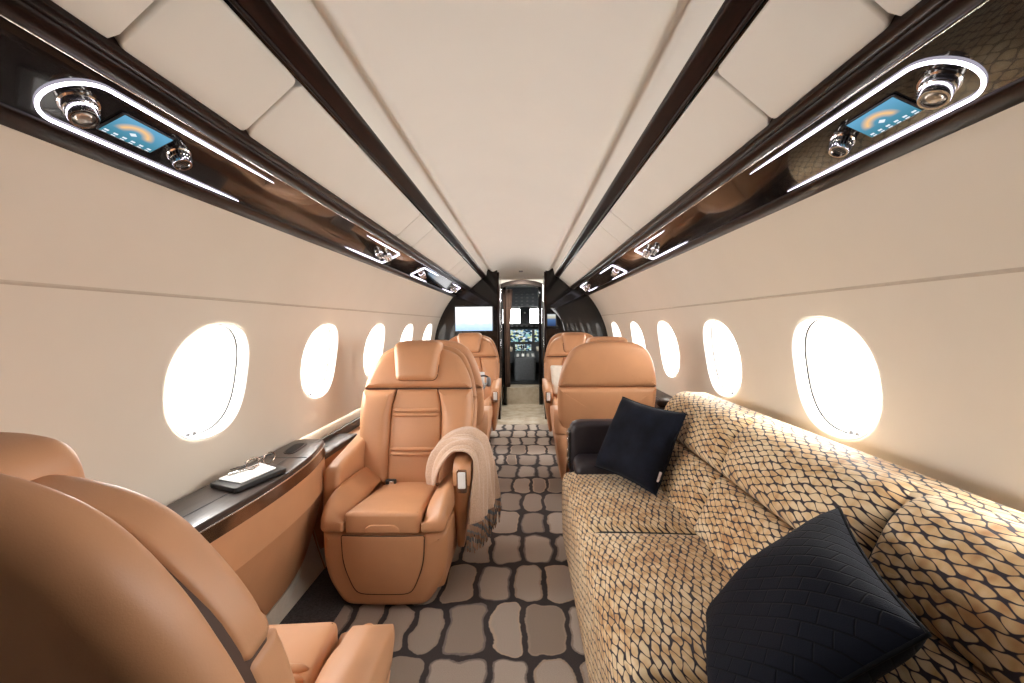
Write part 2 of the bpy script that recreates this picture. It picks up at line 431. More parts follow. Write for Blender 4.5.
def tube(path, r, n=8, closed=False, flat=1.0):
    P = [Vector(p) for p in path]; rings = []; up = Vector((.13, .21, .97)).normalized(); m = len(P)
    for i, p in enumerate(P):
        a = P[i - 1] if (i > 0 or closed) else P[i]; b = P[(i + 1) % m] if (i < m - 1 or closed) else P[i]
        t = (b - a).normalized(); x = up.cross(t)
        if x.length < .05: x = Vector((1, 0, 0)).cross(t)
        x.normalize(); y = t.cross(x); rr = r[i] if isinstance(r, (list, tuple)) else r
        rings.append([p + (x * math.cos(2 * PI * k / n) + y * math.sin(2 * PI * k / n) * flat) * rr for k in range(n)])
    if closed: rings.append(rings[0])
    return loft(rings, True, not closed)
def lathe(prof, xf, n=32):
    rings = [[xf(r * math.cos(2 * PI * k / n), r * math.sin(2 * PI * k / n), h) for k in range(n)] for r, h in prof]
    return loft(rings)
def quad(p, name, mat, parent=None):
    return mk(name, p, [(0, 1, 2, 3)], mat, parent, False, uvs=[(0, 0), (1, 0), (1, 1), (0, 1)])

# ------------------------------------------------------------------ the cabin shell
R0, ZC = 1.04, .79
Y0, Y1 = -.30, 5.4
def wx(z): return math.sqrt(R0 * R0 - (z - ZC) ** 2) if z >= ZC else 1.04 - .14 * ((ZC - z) / ZC) ** 2
def wallpt(s, y, th, d=0): return (s * (R0 + d) * math.cos(th), y, ZC + (R0 + d) * math.sin(th))
def extr(prof, s, y0=Y0, y1=Y1):
    rings = [[(s * x, y, z) for x, z in prof] for y in (y0, y1)]
    return loft(rings, False, False)
WIN = [.64, 1.49, 2.325, 3.175, 4.035, 4.88]
TH0, TH1 = math.asin((.60 - ZC) / R0), math.asin((1.22 - ZC) / R0)
WTH = math.asin((.951 - ZC) / R0); WA, WB, WE = .199, .196, 2.35
NW = 72
def oval(k, s=1.0):
    t = 2 * PI * k / NW; c, q = math.cos(t), math.sin(t)
    return s * WA * math.copysign(abs(c) ** (2 / WE), c), s * WB * math.copysign(abs(q) ** (2 / WE), q)
win_no = 0
for s, side in ((-1, 'left'), (1, 'right')):
    mb = MB()
    WIN = [.66, 1.515, 2.345, 3.20, 4.06, 4.93] if s < 0 else [.64, 1.487, 2.305, 3.14, 3.96, 4.83]
    bounds = [Y0] + [(a + b) / 2 for a, b in zip(WIN, WIN[1:])] + [Y1]
    for i, yc in enumerate(WIN):
        ya, yb = bounds[i], bounds[i + 1]
        V = []
        ext = []
        lo, hi = (TH0 - WTH) * R0, (TH1 - WTH) * R0
        for k in range(NW):
            t = 2 * PI * k / NW; c, q = math.cos(t), math.sin(t)
            ts = []
            if c > 1e-6: ts.append((yb - yc) / c)
            if c < -1e-6: ts.append((ya - yc) / c)
            if q > 1e-6: ts.append(hi / q)
            if q < -1e-6: ts.append(lo / q)
            m_ = min(ts); ext.append((c * m_, q * m_))
        # snap nearest to the four corners
        for cy in (ya - yc, yb - yc):
            for ca in (lo, hi):
                j = min(range(NW), key=lambda k: (ext[k][0] - cy) ** 2 + (ext[k][1] - ca) ** 2); ext[j] = (cy, ca)
        rings = []
        for f in (1, .75, .5, .25, .1, 0):
            rg = []
            for k in range(NW):
                o = oval(k); u = o[0] + (ext[k][0] - o[0]) * f; v = o[1] + (ext[k][1] - o[1]) * f
                rg.append(wallpt(s, yc + u, WTH + v / R0))
            rings.append(rg)
        mb.add(loft(rings, True, False))
    prof = [(wx(z), z) for z in [.60, .5, .4, .3, .2, .1, 0]]
    mb.add(extr(prof, s))
    zs = [1.22, 1.25, 1.30, 1.35, 1.40, 1.445, 1.47]
    mb.add(extr([(wx(z) + .0, z) for z in zs], s))
    w = struct(mb.build('wall_' + side, 'cream', None, True, auto=40))
    # dado joint and lower joint as shallow mouldings
    for nm, z, hh in (('trim_1', 1.22, .006), ('trim_2', .688, .005)):
        p = []
        for k in range(7):
            a = -1 + k / 3.0; zz = z + hh * a
            p.append((wx(zz) - .003 * (1 - abs(a)) + .0008, zz))
        struct(mk(f'trim_{side}_' + ('dado' if nm == 'trim_1' else 'lower'), *extr(p, s), 'groove'))
    # windows
    for i, yc in enumerate(WIN):
        win_no += 1
        def ringw(sc_, d): return [wallpt(s, yc + oval(k, sc_)[0], WTH + oval(k, sc_)[1] / R0, d) for k in range(NW)]
        wo = struct(mk(f'window_{win_no}', *loft([ringw(*a) for a in ((1.012, -.002), (1.0, -.004), (.985, -.001), (.965, .012), (.945, .028), (.940, .034), (.955, .040))], True, False), 'winwhite'))
        mk('shade_slot', *loft([ringw(*a) for a in ((.943, .0335), (.932, .0355), (.9245, .0375))], True, False), 'slot', wo)
        mk('window_frame', *loft([ringw(*a) for a in ((.955, .040), (.925, .038), (.915, .041), (.885, .060), (.865, .072), (.845, .075), (.83, .085), (.83, .10))], True, False), 'winwhite', wo)
        V, Fc = loft([ringw(.83, .092)], True, False); Fc = [tuple(range(NW)) if s < 0 else tuple(range(NW - 1, -1, -1))]
        mk('window_pane', V, Fc, 'glass', wo, False)
        mbx = MB()
        for dy_ in (-.016, .012):
            th = WTH - .172 / R0
            c = wallpt(s, yc - .05 + dy_, th, .030)
            mbx.add(puff(rrect(.011, .012, .003), 0, .008, lambda a, b, d, c=c: (c[0] - s * (d), c[1] + a, c[2] + b), rf=.002, rb=.002, n=24, K=2))
        mbx.build('shade_latch', 'grey', wo)
        # daylight portal at the outer opening
        ld = bpy.data.lights.new(f'daylight_{win_no}', 'AREA'); ld.shape = 'RECTANGLE'; ld.size = .36; ld.size_y = .36
        ld.cycles.is_portal = True
        lo_ = bpy.data.objects.new(f'daylight_portal', ld); COL.objects.link(lo_)
        c = Vector(wallpt(s, yc, WTH, .105)); nrm = Vector((-s * math.cos(WTH), 0, -math.sin(WTH)))
        lo_.location = c; lo_.rotation_euler = nrm.to_track_quat('-Z', 'Y').to_euler()

# floor
struct(mk('floor', *plainbox(-1.0, 1.0, Y0, 5.08, -.03, 0), 'carpet', None, False))
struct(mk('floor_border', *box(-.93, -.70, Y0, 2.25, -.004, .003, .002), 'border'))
struct(mk('floor_entry', *plainbox(-.9, .9, 5.08, 6.40, -.03, 0.0), 'marble', None, False))
struct(mk('floor_step', *plainbox(-.9, .9, 6.40, 9.0, -.03, .23), 'marble', None, False))
struct(mk('floor_cockpit', *plainbox(-.9, .9, 6.75, 9.0, .23, .236), 'black', None, False))

# ceiling
cp = [(0, 1.83), (.07, 1.8265), (.14, 1.8155), (.21, 1.796), (.27, 1.770), (.298, 1.757), (.316, 1.7515), (.332, 1.752), (.346, 1.7585), (.358, 1.769), (.368, 1.778), (.378, 1.780), (.387, 1.772), (.394, 1.750), (.399, 1.720), (.402, 1.704), (.404, 1.697), (.408, 1.700)]
full = [(-x, z) for x, z in reversed(cp[1:])] + cp
struct(mk('ceiling', *extr(full, 1), 'ceil', None, True))
def lerp2(a, b, t): return (a[0] + (b[0] - a[0]) * t, a[1] + (b[1] - a[1]) * t)
PA, PB = (.58, 1.555), (.812, 1.4445)
pe = Vector((PB[0] - PA[0], PB[1] - PA[1])); pl = pe.length; pe.normalize(); pn = Vector((-pe.y, pe.x))
if pn.y > 0: pn = -pn     # towards the cabin
def psu(s, y, t, d=0):
    q = Vector(PA) + pe * (pl * t) + pn * d
    return (s * q.x, y, q.y)
for s, side in ((-1, 'left'), (1, 'right')):
    # long dark strip between headliner and bins
    p = [(.402, 1.715), (.402, 1.698), (.4045, 1.693), (.412, 1.689), (.430, 1.680), (.437, 1.6765), (.4385, 1.679), (.4400, 1.679), (.4415, 1.674), (.446, 1.672), (.450, 1.674), (.452, 1.70)]
    struct(mk('trim_' + side + '_strip', *extr(p, s, Y0, 5.39), 'lacq', None, True, auto=50))
    # dark backing behind the bin doors
    struct(mk('trim_' + side + '_backing', *extr([(.440, 1.71), (.592, 1.575)], s, Y0, 5.39), 'lacq2', None, False))
    # service panel: upper rail, flat panel, lower rail
    def pd(t, d): q = Vector(PA) + pe * (pl * t) + pn * d; return (q.x, q.y)
    p = [pd(-.03, -.03), pd(-.02, 0.0), pd(-.005, .006), pd(.03, .007), pd(.05, .004), pd(.07, .001), pd(.085, .005), pd(.13, .007), pd(.175, .005), pd(.195, .001), pd(.205, -.006)]
    struct(mk('trim_' + side + '_rail', *extr(p, s, Y0, 5.39), 'lacq', None, True, auto=50))
    struct(mk('trim_' + side + '_bead', *tube([psu(s, Y0, .2, .001), psu(s, 5.39, .2, .001)], .0016, 8), 'chrome'))
    p = [pd(.19, -.004), pd(.76, -.004)]
    struct(mk('trim_' + side + '_panel', *extr(p, s, Y0, 5.39), 'lacq2', None, False))
    p = [pd(.745, -.008), pd(.75, -.002), pd(.77, .001), pd(.93, -.006), pd(.985, -.010), pd(1.0, -.016), pd(1.0, -.04)]
    struct(mk('trim_' + side + '_lower_rail', *extr(p, s, Y0, 5.39), 'lacq', None, True, auto=50))

# overhead bin doors
BA, BB = Vector((.452, 1.668)), Vector((.580, 1.558))
be = (BB - BA); bl = be.length; be.normalize(); bn = Vector((-be.y, be.x)); bn = bn if bn.y < 0 else -bn
SEAMS = [-1.25, -.285, .689, 1.011, 2.205, 2.515, 3.71, 4.02, 5.36]
BLAB = ['over the rear of the cabin', 'long, nearest the camera', 'short, above the round-ended light loop and screen', 'long, just past the weather screen', 'short, above the second light unit',
        'long, in mid cabin above the third light unit', 'short, between two long panels near the front', 'long, reaching the dark front bulkhead']
for s, side in ((-1, 'left'), (1, 'right')):
    for (a, b), lab in zip(zip(SEAMS, SEAMS[1:]), BLAB):
        if b < .2: continue
        w = b - a - .006
        yc = (a + b) / 2
        xf = lambda u, v, d: (s * (BA + be * (bl / 2 + v) + bn * d).x, yc + u, (BA + be * (bl / 2 + v) + bn * d).y)
        o = mk('overhead_bin_door', *puff(rrect(w, bl - .002, .018), -.03, .002, xf, rf=.006, rb=.004, bulge=.002, n=120, K=4), 'bin')
        tag(o, f'cream overhead bin door on the {side} side, {lab}', 'bin door', 'overhead bin doors')

# passenger service units: light outline, lamp, screen, air nozzle
def psu_unit(s, y0, y1, closed_near, label, detail):
    t = thing('service_unit', label, 'overhead panel', psu(s, (y0 + y1) / 2, .5, 0), 0, 'overhead service units')
    org = Vector(t.location)
    def P(y, tt, d): return tuple(Vector(psu(s, y, tt, d)) - org)
    ta, tb = .285, .715
    rr = (tb - ta) / 2 * pl
    ye, yo = (y0, y1) if closed_near else (y1, y0)   # closed end, open end
    sg = 1 if closed_near else -1
    path = []; wid = []
    nseg = 24
    for k in range(nseg + 1):
        f = k / nseg; path.append((yo + (ye + sg * rr - yo) * f, ta)); wid.append(min(1, .15 + f * 2.2))
    if detail:
        for k in range(1, 24):
            a = PI * k / 24
            path.append((ye + sg * rr - sg * rr * math.sin(a), .5 - (tb - ta) / 2 * math.cos(a))); wid.append(1)
    else:
        rc = .02
        path.append((ye + sg * .03, ta)); wid.append(1)
        for k in range(0, 7):
            a = PI / 2 * k / 6; path.append((ye + sg * rc * (1 - math.sin(a)), ta + rc / pl * (1 - math.cos(a)))); wid.append(1)
        for k in range(0, 7):
            a = PI / 2 * k / 6; path.append((ye + sg * rc * (1 - math.cos(a)), tb - rc / pl * (1 - math.sin(a)))); wid.append(1)
    for k in range(nseg + 1):
        f = k / nseg; path.append((ye + sg * rr + (yo - ye - sg * rr) * f, tb)); wid.append(min(1, .15 + (1 - f) * 2.2))
    mk('light_strip', *tube([P(y, q, -.001) for y, q in path], [(.0028 if detail else .0022) * w_ for w_ in wid], 10), 'led', t)
    def knob(y, q, r0, r1, h, name, fins):
        base = Vector(P(y, q, 0)); ez = Vector((s * pn.x, 0, pn.y)); ex = Vector((0, 1, 0)); ey = ez.cross(ex)
        tilt = (ez + ex * (-.18 * sg)).normalized()
        ey = tilt.cross(ex).normalized(); ex2 = ey.cross(tilt)
        xf = lambda a, b, d: tuple(base + ex2 * a + ey * b + tilt * d)
        o = mk(name, *lathe([(r0 * 1.12, -.006), (r0 * 1.12, .002), (r0, .004), (r0 * .97, h * .45), (r0 * .9, h * .5), (r1 * 1.03, h * .95), (r1, h), (r1 * .82, h), (r1 * .78, h - .006), (.0005, h - .006)], xf, 40), 'chrome', t, auto=35)
        if fins:
            fb = MB()
            for k in range(-2, 3):
                ww = math.sqrt(max(0, 1 - (k / 3.0) ** 2)) * r1 * .75
                fb.add(tube([xf(k * r1 * .25, -ww, h - .004), xf(k * r1 * .25, ww, h - .004)], .0012, 6))
            fb.build('grille', 'black', o)
            gb = MB()
            for k in range(20):
                a = 2 * PI * k / 20
                gb.add(tube([xf(r0 * .985 * math.cos(a), r0 * .985 * math.sin(a), .005), xf(r1 * 1.04 * math.cos(a), r1 * 1.04 * math.sin(a), h * .93)], .0011, 5))
            gb.build('knurling', 'black', o)
        else:
            mk('lens', *lathe([(r1 * .76, h - .004), (r1 * .4, h - .002), (.0005, h - .0015)], xf, 32), 'satin', o)
    yk = lambda d: ye + sg * d
    if detail:
        knob(yk(.047), .49, .0245, .020, .032, 'reading_lamp', False)
        knob(yk(.268), .50, .020, .017, .028, 'air_nozzle', True)
        sc_ = mk('display', *puff(rrect(.118, .060, .002), -.003, .0005, lambda a, b, d: P(yk(.165) + a, .5 + b / pl, d), rf=.001, rb=.001, n=48, K=2), 'black', t)
        c = []
        for a, b in ((-1, 1), (1, 1), (1, -1), (-1, -1)):
            c.append(P(yk(.165) + a * .056 * (1 if s > 0 else -1) * -1 * -1, .5 + b * .0275 / pl, .0012))
        # readable from the aisle, lower edge towards the wall
        quad(c, 'screen', 'weather', sc_)
    else:
        knob(yk(.10), .48, .022, .018, .030, 'reading_lamp', False)
        knob(yk(.20), .52, .018, .015, .026, 'air_nozzle', True)
    return t
UN = [(.70, 1.25, True, True), (1.995, 2.53, False, False), (3.15, 3.68, True, False), (4.40, 4.93, False, False)]
UL = ['round-ended loop of white light around lamp, weather screen and nozzle overhead', 'second overhead light unit, squared loop closed at its far end', 'third overhead light unit, squared loop closed at its near end', 'farthest small overhead light unit beside the bulkhead']
for s, side in ((-1, 'left'), (1, 'right')):
    for (a, b, cn, det), lab in zip(UN, UL):
        psu_unit(s, a, b, cn, f'{lab}, {side} side', det)

# ------------------------------------------------------------------ front bulkhead, entry and flight deck
def section_outline(inner, s):
    pts = [(inner, 0)] + [(wx(z) + .01, z) for z in [0, .2, .4, .6, .79, .95, 1.1, 1.22, 1.33, 1.4445]] + [(.70, 1.53), (.62, 1.62), (.50, 1.72), (.42, 1.80), (.36, 1.80), (inner, 1.79)]
    return [(s * x, z) for x, z in pts]
for s, inn, nm in ((-1, .275, 'wall_front_left'), (1, .300, 'wall_front_right')):
    o = section_outline(inn, s); n = len(o)
    rings = [[(x, y, z) for x, z in o] for y in (5.38, 5.45)]
    struct(mk(nm, *loft(rings), 'bulk', None, False))
# entry side walls and ceiling
struct(mk('wall_entry_left', *plainbox(-.30, -.275, 5.40, 6.75, 0, 1.80), 'entry', None, False))
struct(mk('wall_entry_right', *plainbox(.30, .325, 5.40, 6.75, 0, 1.80), 'entry', None, False))
arch = [(-.29 + .58 * k / 24) for k in range(25)]
def archz(x, top): return top - .06 * (x / .29) ** 2
rings = []
for y, top in ((5.38, 1.835), (5.45, 1.83), (5.6, 1.80), (5.75, 1.745), (5.88, 1.70)):
    rings.append([(x + .01, y, archz(x, top)) for x in arch])
struct(mk('ceiling_entry', *loft(rings, False, False), 'ceil'))
rings = []
for y in (5.88, 5.96):
    rings.append([(x + .01, y, archz(x, 1.70)) for x in arch] + [(x + .01, y, archz(x, 1.645)) for x in reversed(arch)])
struct(mk('trim_entry_header', *loft(rings), 'entry', None, True, auto=40))
rings = [[(x + .01, y, archz(x, t)) for x in arch] for y, t in ((5.96, 1.72), (6.7, 1.76), (6.75, 1.70))]
struct(mk('ceiling_step', *loft(rings, False, False), 'ceil'))
sg_ = tag(mk('exit_light', *puff(rrect(.05, .018, .006), 0, .014, lambda a, b, d: (.005 + a, 5.62 - d, 1.775 + b), rf=.004, rb=.002, n=32, K=2), 'grey'), 'small grey light lens in the cream arch over the doorway', 'light')
for s, x in ((-1, -.262), (1, .290)):
    struct(mk('trim_' + ('left' if s < 0 else 'right') + '_door_jamb', *box(x - .012, x + .012, 5.36, 5.42, 0, 1.74, .004), 'lacq', None))
    struct(mk('trim_' + ('left' if s < 0 else 'right') + '_door_bead', *tube([(x + s * -.018, 5.47, .02), (x + s * -.018, 5.47, 1.70)], .005, 8), 'chrome', None))
    struct(mk('trim_' + ('left' if s < 0 else 'right') + '_step_jamb', *box(*sorted((x - s * .008, x - s * .05)), 6.32, 6.40, 0, 1.72, .006), 'lacq2', None))
# monitor on the left bulkhead
t = thing('bulkhead_monitor', 'large wall monitor showing pale sky over sea on the dark bulkhead', 'television', (-.552, 5.372, 1.197))
mk('bezel', *puff(rrect(.462, .306, .008), 0, .022, lambda a, b, d: (a, -d, b), rf=.006, rb=.003, n=64, K=2), 'black', t)
quad([(-.218, -.0235, -.141), (.218, -.0235, -.141), (.218, -.0235, .141), (-.218, -.0235, .141)], 'screen', 'sea', t)
t = thing('touch_panel', 'small touch screen on the dark bulkhead right of the doorway', 'screen', (.362, 5.372, 1.173))
mk('bezel', *puff(rrect(.115, .160, .006), 0, .015, lambda a, b, d: (a, -d, b), rf=.004, rb=.003, n=48, K=2), 'black', t)
quad([(-.048, -.0165, -.068), (.048, -.0165, -.068), (.048, -.0165, .068), (-.048, -.0165, .068)], 'screen', 'panel', t)
# curtain
rings = []
for k in range(22):
    z = 1.60 - k / 21 * 1.33; w = .062 - .030 * min(1, (1.60 - z) / .5); cx = -.185 - .010 * min(1, (1.6 - z) / .6)
    ring = []
    for j in range(40):
        a = 2 * PI * j / 40; fold = 1 + .22 * math.sin(7 * a + z * 1.3)
        ring.append((cx + w * math.cos(a) * fold, 6.22 + .05 * math.sin(a) * fold, z))
    rings.append(ring)
tag(mk('door_curtain', *loft(rings), 'curtain'), 'gathered dark brown curtain hanging at the left of the flight deck doorway', 'curtain')

# flight deck shell
mb = MB()
for x0, x1 in ((-.95, -.90), (.90, .95)): mb.add(plainbox(x0, x1, 6.75, 8.75, .2, 1.85))
struct(mb.build('wall_cockpit_sides', 'midgrey', None, False))
struct(mk('ceiling_cockpit', *plainbox(-.95, .95, 6.75, 8.75, 1.80, 1.85), 'ceil', None, False))
mb = MB()
for a in ((-.95, -.325, 6.75, 6.79, 0, 1.85), (.325, .95, 6.75, 6.79, 0, 1.85)): mb.add(plainbox(*a))
struct(mb.build('wall_cockpit_rear', 'lacq2', None, False))
# windscreen wall with two openings
yw = 8.35
mb = MB()
for a in ((-.95, .95, yw, yw + .05, .2, 1.13), (-.95, .95, yw, yw + .05, 1.42, 1.85), (-.02, .135, yw - .02, yw + .05, 1.13, 1.42), (-.95, -.80, yw, yw + .05, 1.13, 1.42), (.85, .95, yw, yw + .05, 1.13, 1.42)):
    mb.add(plainbox(*a))
struct(mb.build('wall_cockpit_front', 'midgrey', None, False))
for i, (x0, x1) in enumerate(((-.80, -.02), (.135, .85))):
    win_no += 1
    w = struct(mk(f'window_{win_no}', *plainbox(x0, x1, yw + .04, yw + .05, 1.13, 1.42), 'glass', None, False))
    fb = MB()
    for a in ((x0, x1, yw - .012, yw + .02, 1.405, 1.43), (x0, x1, yw - .012, yw + .02, 1.12, 1.145), (x0 - .01, x0 + .015, yw - .012, yw + .02, 1.12, 1.43), (x1 - .015, x1 + .01, yw - .012, yw + .02, 1.12, 1.43)): fb.add(plainbox(*a))
    fb.build('window_frame', 'black', w, False)
    ld = bpy.data.lights.new('daylight_front', 'AREA'); ld.shape = 'RECTANGLE'; ld.size = .7; ld.size_y = .28; ld.cycles.is_portal = True
    lo_ = bpy.data.objects.new('daylight_portal', ld); COL.objects.link(lo_); lo_.location = ((x0 + x1) / 2, yw + .07, 1.275); lo_.rotation_euler = (-PI / 2, 0, 0)
# overhead switch panel
t = thing('overhead_switch_panel', 'dark overhead switch panel above the windscreen', 'control panel', (.055, 7.9, 1.55))
mk('body', *puff(rrect(.62, .26, .03), 0, .07, lambda a, b, d: (a, -d + b * .55, b), rf=.01, rb=.01, n=64, K=2), 'midgrey', t)
for i in range(6):
    for j in range(4):
        x = -.24 + .095 * i; z = -.09 + .06 * j
        mk('switch', *plainbox(x - .018, x + .018, -.078 + z * .55, -.066 + z * .55, z - .009, z + .009), 'grey', t, False)
# visor/compass on the centre post
t = thing('standby_compass', 'small dark compass box hanging on the windscreen centre post', 'instrument', (.055, 8.28, 1.33))
mk('housing', *puff(rrect(.06, .05, .012), 0, .06, lambda a, b, d: (a, -d, b), rf=.008, rb=.004, n=40, K=2), 'black', t)
mk('dial', *lathe([(.018, 0), (.018, .004), (.0005, .005)], lambda a, b, d: (a, -.06 - d, b), 24), 'white', t)
# instrument panel
t = thing('instrument_panel', 'flight deck instrument panel with lit displays under the windscreen', 'instrument panel', (.04, 8.0, .75))
mk('glareshield', *puff(rrect(1.5, .09, .03), -.25, .10, lambda a, b, d: (a, -d, .345 + b), rf=.03, rb=.01, n=64, K=2), 'black', t)
mk('fascia', *puff(rrect(1.5, .62, .02), 0, .05, lambda a, b, d: (a, -d, .01 + b), rf=.01, rb=.01, n=64, K=2), 'midgrey', t)
for (x0, x1, z0, z1) in ((-.24, .135, .07, .28), (-.62, -.28, .07, .28), (.18, .54, .07, .28)):
    o = mk('display', *puff(rrect(x1 - x0 + .02, z1 - z0 + .02, .01), .05, .058, lambda a, b, d: ((x0 + x1) / 2 + a, -d, (z0 + z1) / 2 + b), rf=.003, rb=.002, n=48, K=2), 'black', t)
    quad([(x0, -.06, z0), (x1, -.06, z0), (x1, -.06, z1), (x0, -.06, z1)], 'screen', 'avionics', o)
o = mk('display', *puff(rrect(.30, .13, .01), .05, .058, lambda a, b, d: (-.02 + a, -d, -.03 + b), rf=.003, rb=.002, n=48, K=2), 'black', t)
quad([(-.16, -.06, -.085), (.12, -.06, -.085), (.12, -.06, .025), (-.16, -.06, .025)], 'screen', 'avionics', o)
for i in range(10):
    x = -.38 + .085 * i
    mk('button', *plainbox(x - .02, x + .02, -.112, -.10, .335, .355), 'grey', t, False)
# centre pedestal
t = thing('centre_pedestal', 'grey centre pedestal with throttle levers between the pilot seats', 'control console', (.045, 7.45, .236))
mk('body', *puff(rrect(.34, .60, .03), 0, .40, lambda a, b, d: (a, b, d * (1 if d < .2 else .92) + (b + .3) * .10), rf=.02, rb=.005, n=64, K=2), 'midgrey', t)
for x in (-.05, -.015, .02):
    o = mk('throttle_lever', *tube([(x, -.05, .40), (x, -.12, .52)], .007, 8), 'chrome', t)
    mk('lever_grip', *puff(rrect(.028, .05, .01), -.012, .012, lambda a, b, d: (x + a, -.13 + d, .53 + b), rf=.006, rb=.006, n=24, K=2), 'black', o)
for i in range(4):
    for j in range(4):
        mk('button', *plainbox(-.13 + i * .08, -.09 + i * .08, -.28 + j * .05, -.25 + j * .05, .38 + j * .008, .392 + j * .008), 'white', t, False)
# pilot seats
def pilot_seat(x, label):
    t = thing('pilot_seat', label, 'seat', (x, 7.2, .236), 0, 'pilot seats')
    mk('seat_cushion', *puff(rrect(.44, .46, .06), .22, .32, lambda a, b, d: (a, b + .05, d), rf=.03, rb=.02, n=48, K=3), 'black', t)
    mk('backrest', *puff(roundpoly([(-.22, 0), (.22, 0), (.21, .5), (.12, .64), (-.12, .64), (-.21, .5)], .06), -.05, .06, lambda a, b, d: (a, -.2 + d - b * .12, .3 + b), rf=.03, rb=.03, n=64, K=3), 'grey', t)
    mk('headrest', *puff(rrect(.24, .15, .04), -.03, .05, lambda a, b, d: (a, -.29 + d, 1.0 + b), rf=.025, rb=.02, n=48, K=3), 'black', t)
    mk('pedestal', *plainbox(-.12, .12, -.1, .2, 0, .23), 'grey', t, False)
    for q in (-.245, .245): mk('armrest', *puff(rrect(.34, .06, .025), -.025, .025, lambda a, b, d: (q + d, a, .5 + b), rf=.012, rb=.012, n=40, K=2), 'creamcloth', t)
pilot_seat(-.42, 'left pilot seat, grey back and pale armrest seen through the doorway')
pilot_seat(.50, 'right pilot seat, dark back and armrest seen through the doorway')

# rear of the cabin, behind the camera
struct(mk('wall_rear', *loft([[(x, y, z) for x, z in [(-1.0, 0), (1.0, 0), (1.04, .79), (.95, 1.22), (.6, 1.6), (.3, 1.83), (-.3, 1.83), (-.6, 1.6), (-.95, 1.22), (-1.04, .79)]] for y in (-.36, -.29)]), 'wood', None, False))

# ------------------------------------------------------------------ leather club seats
TILT = [.28]
def yb(z): return -.6316 - (z - .80) * TILT[0]
def back_outline(z0, z1, grow=0, inset=0):
    grow += 0
    tab = [(.275, .30), (.292, .45), (.300, .58), (.303, .70), (.297, .77), (.282, .84), (.258, .905), (.222, .962), (.170, .995), (.10, 1.010), (0, 1.014)]
    tab = [(max(0, w + grow), z + (grow if z > .9 else 0)) for w, z in tab]
    def w_at(z):
        for (wa, za), (wb, zb) in zip(tab, tab[1:]):
            if za <= z <= zb: return wa + (wb - wa) * (z - za) / max(1e-6, zb - za)
        return tab[0][0] if z < tab[0][1] else 0
    r = [(w_at(z0), z0)] + [(w, z) for w, z in tab if z0 < z < z1]
    if z1 < tab[-1][1]: r.append((w_at(z1), z1))
    r = spline(r, 80)
    return [(x, z) for x, z in r] + [(-x, z) for x, z in reversed(r) if x > 1e-5], w_at
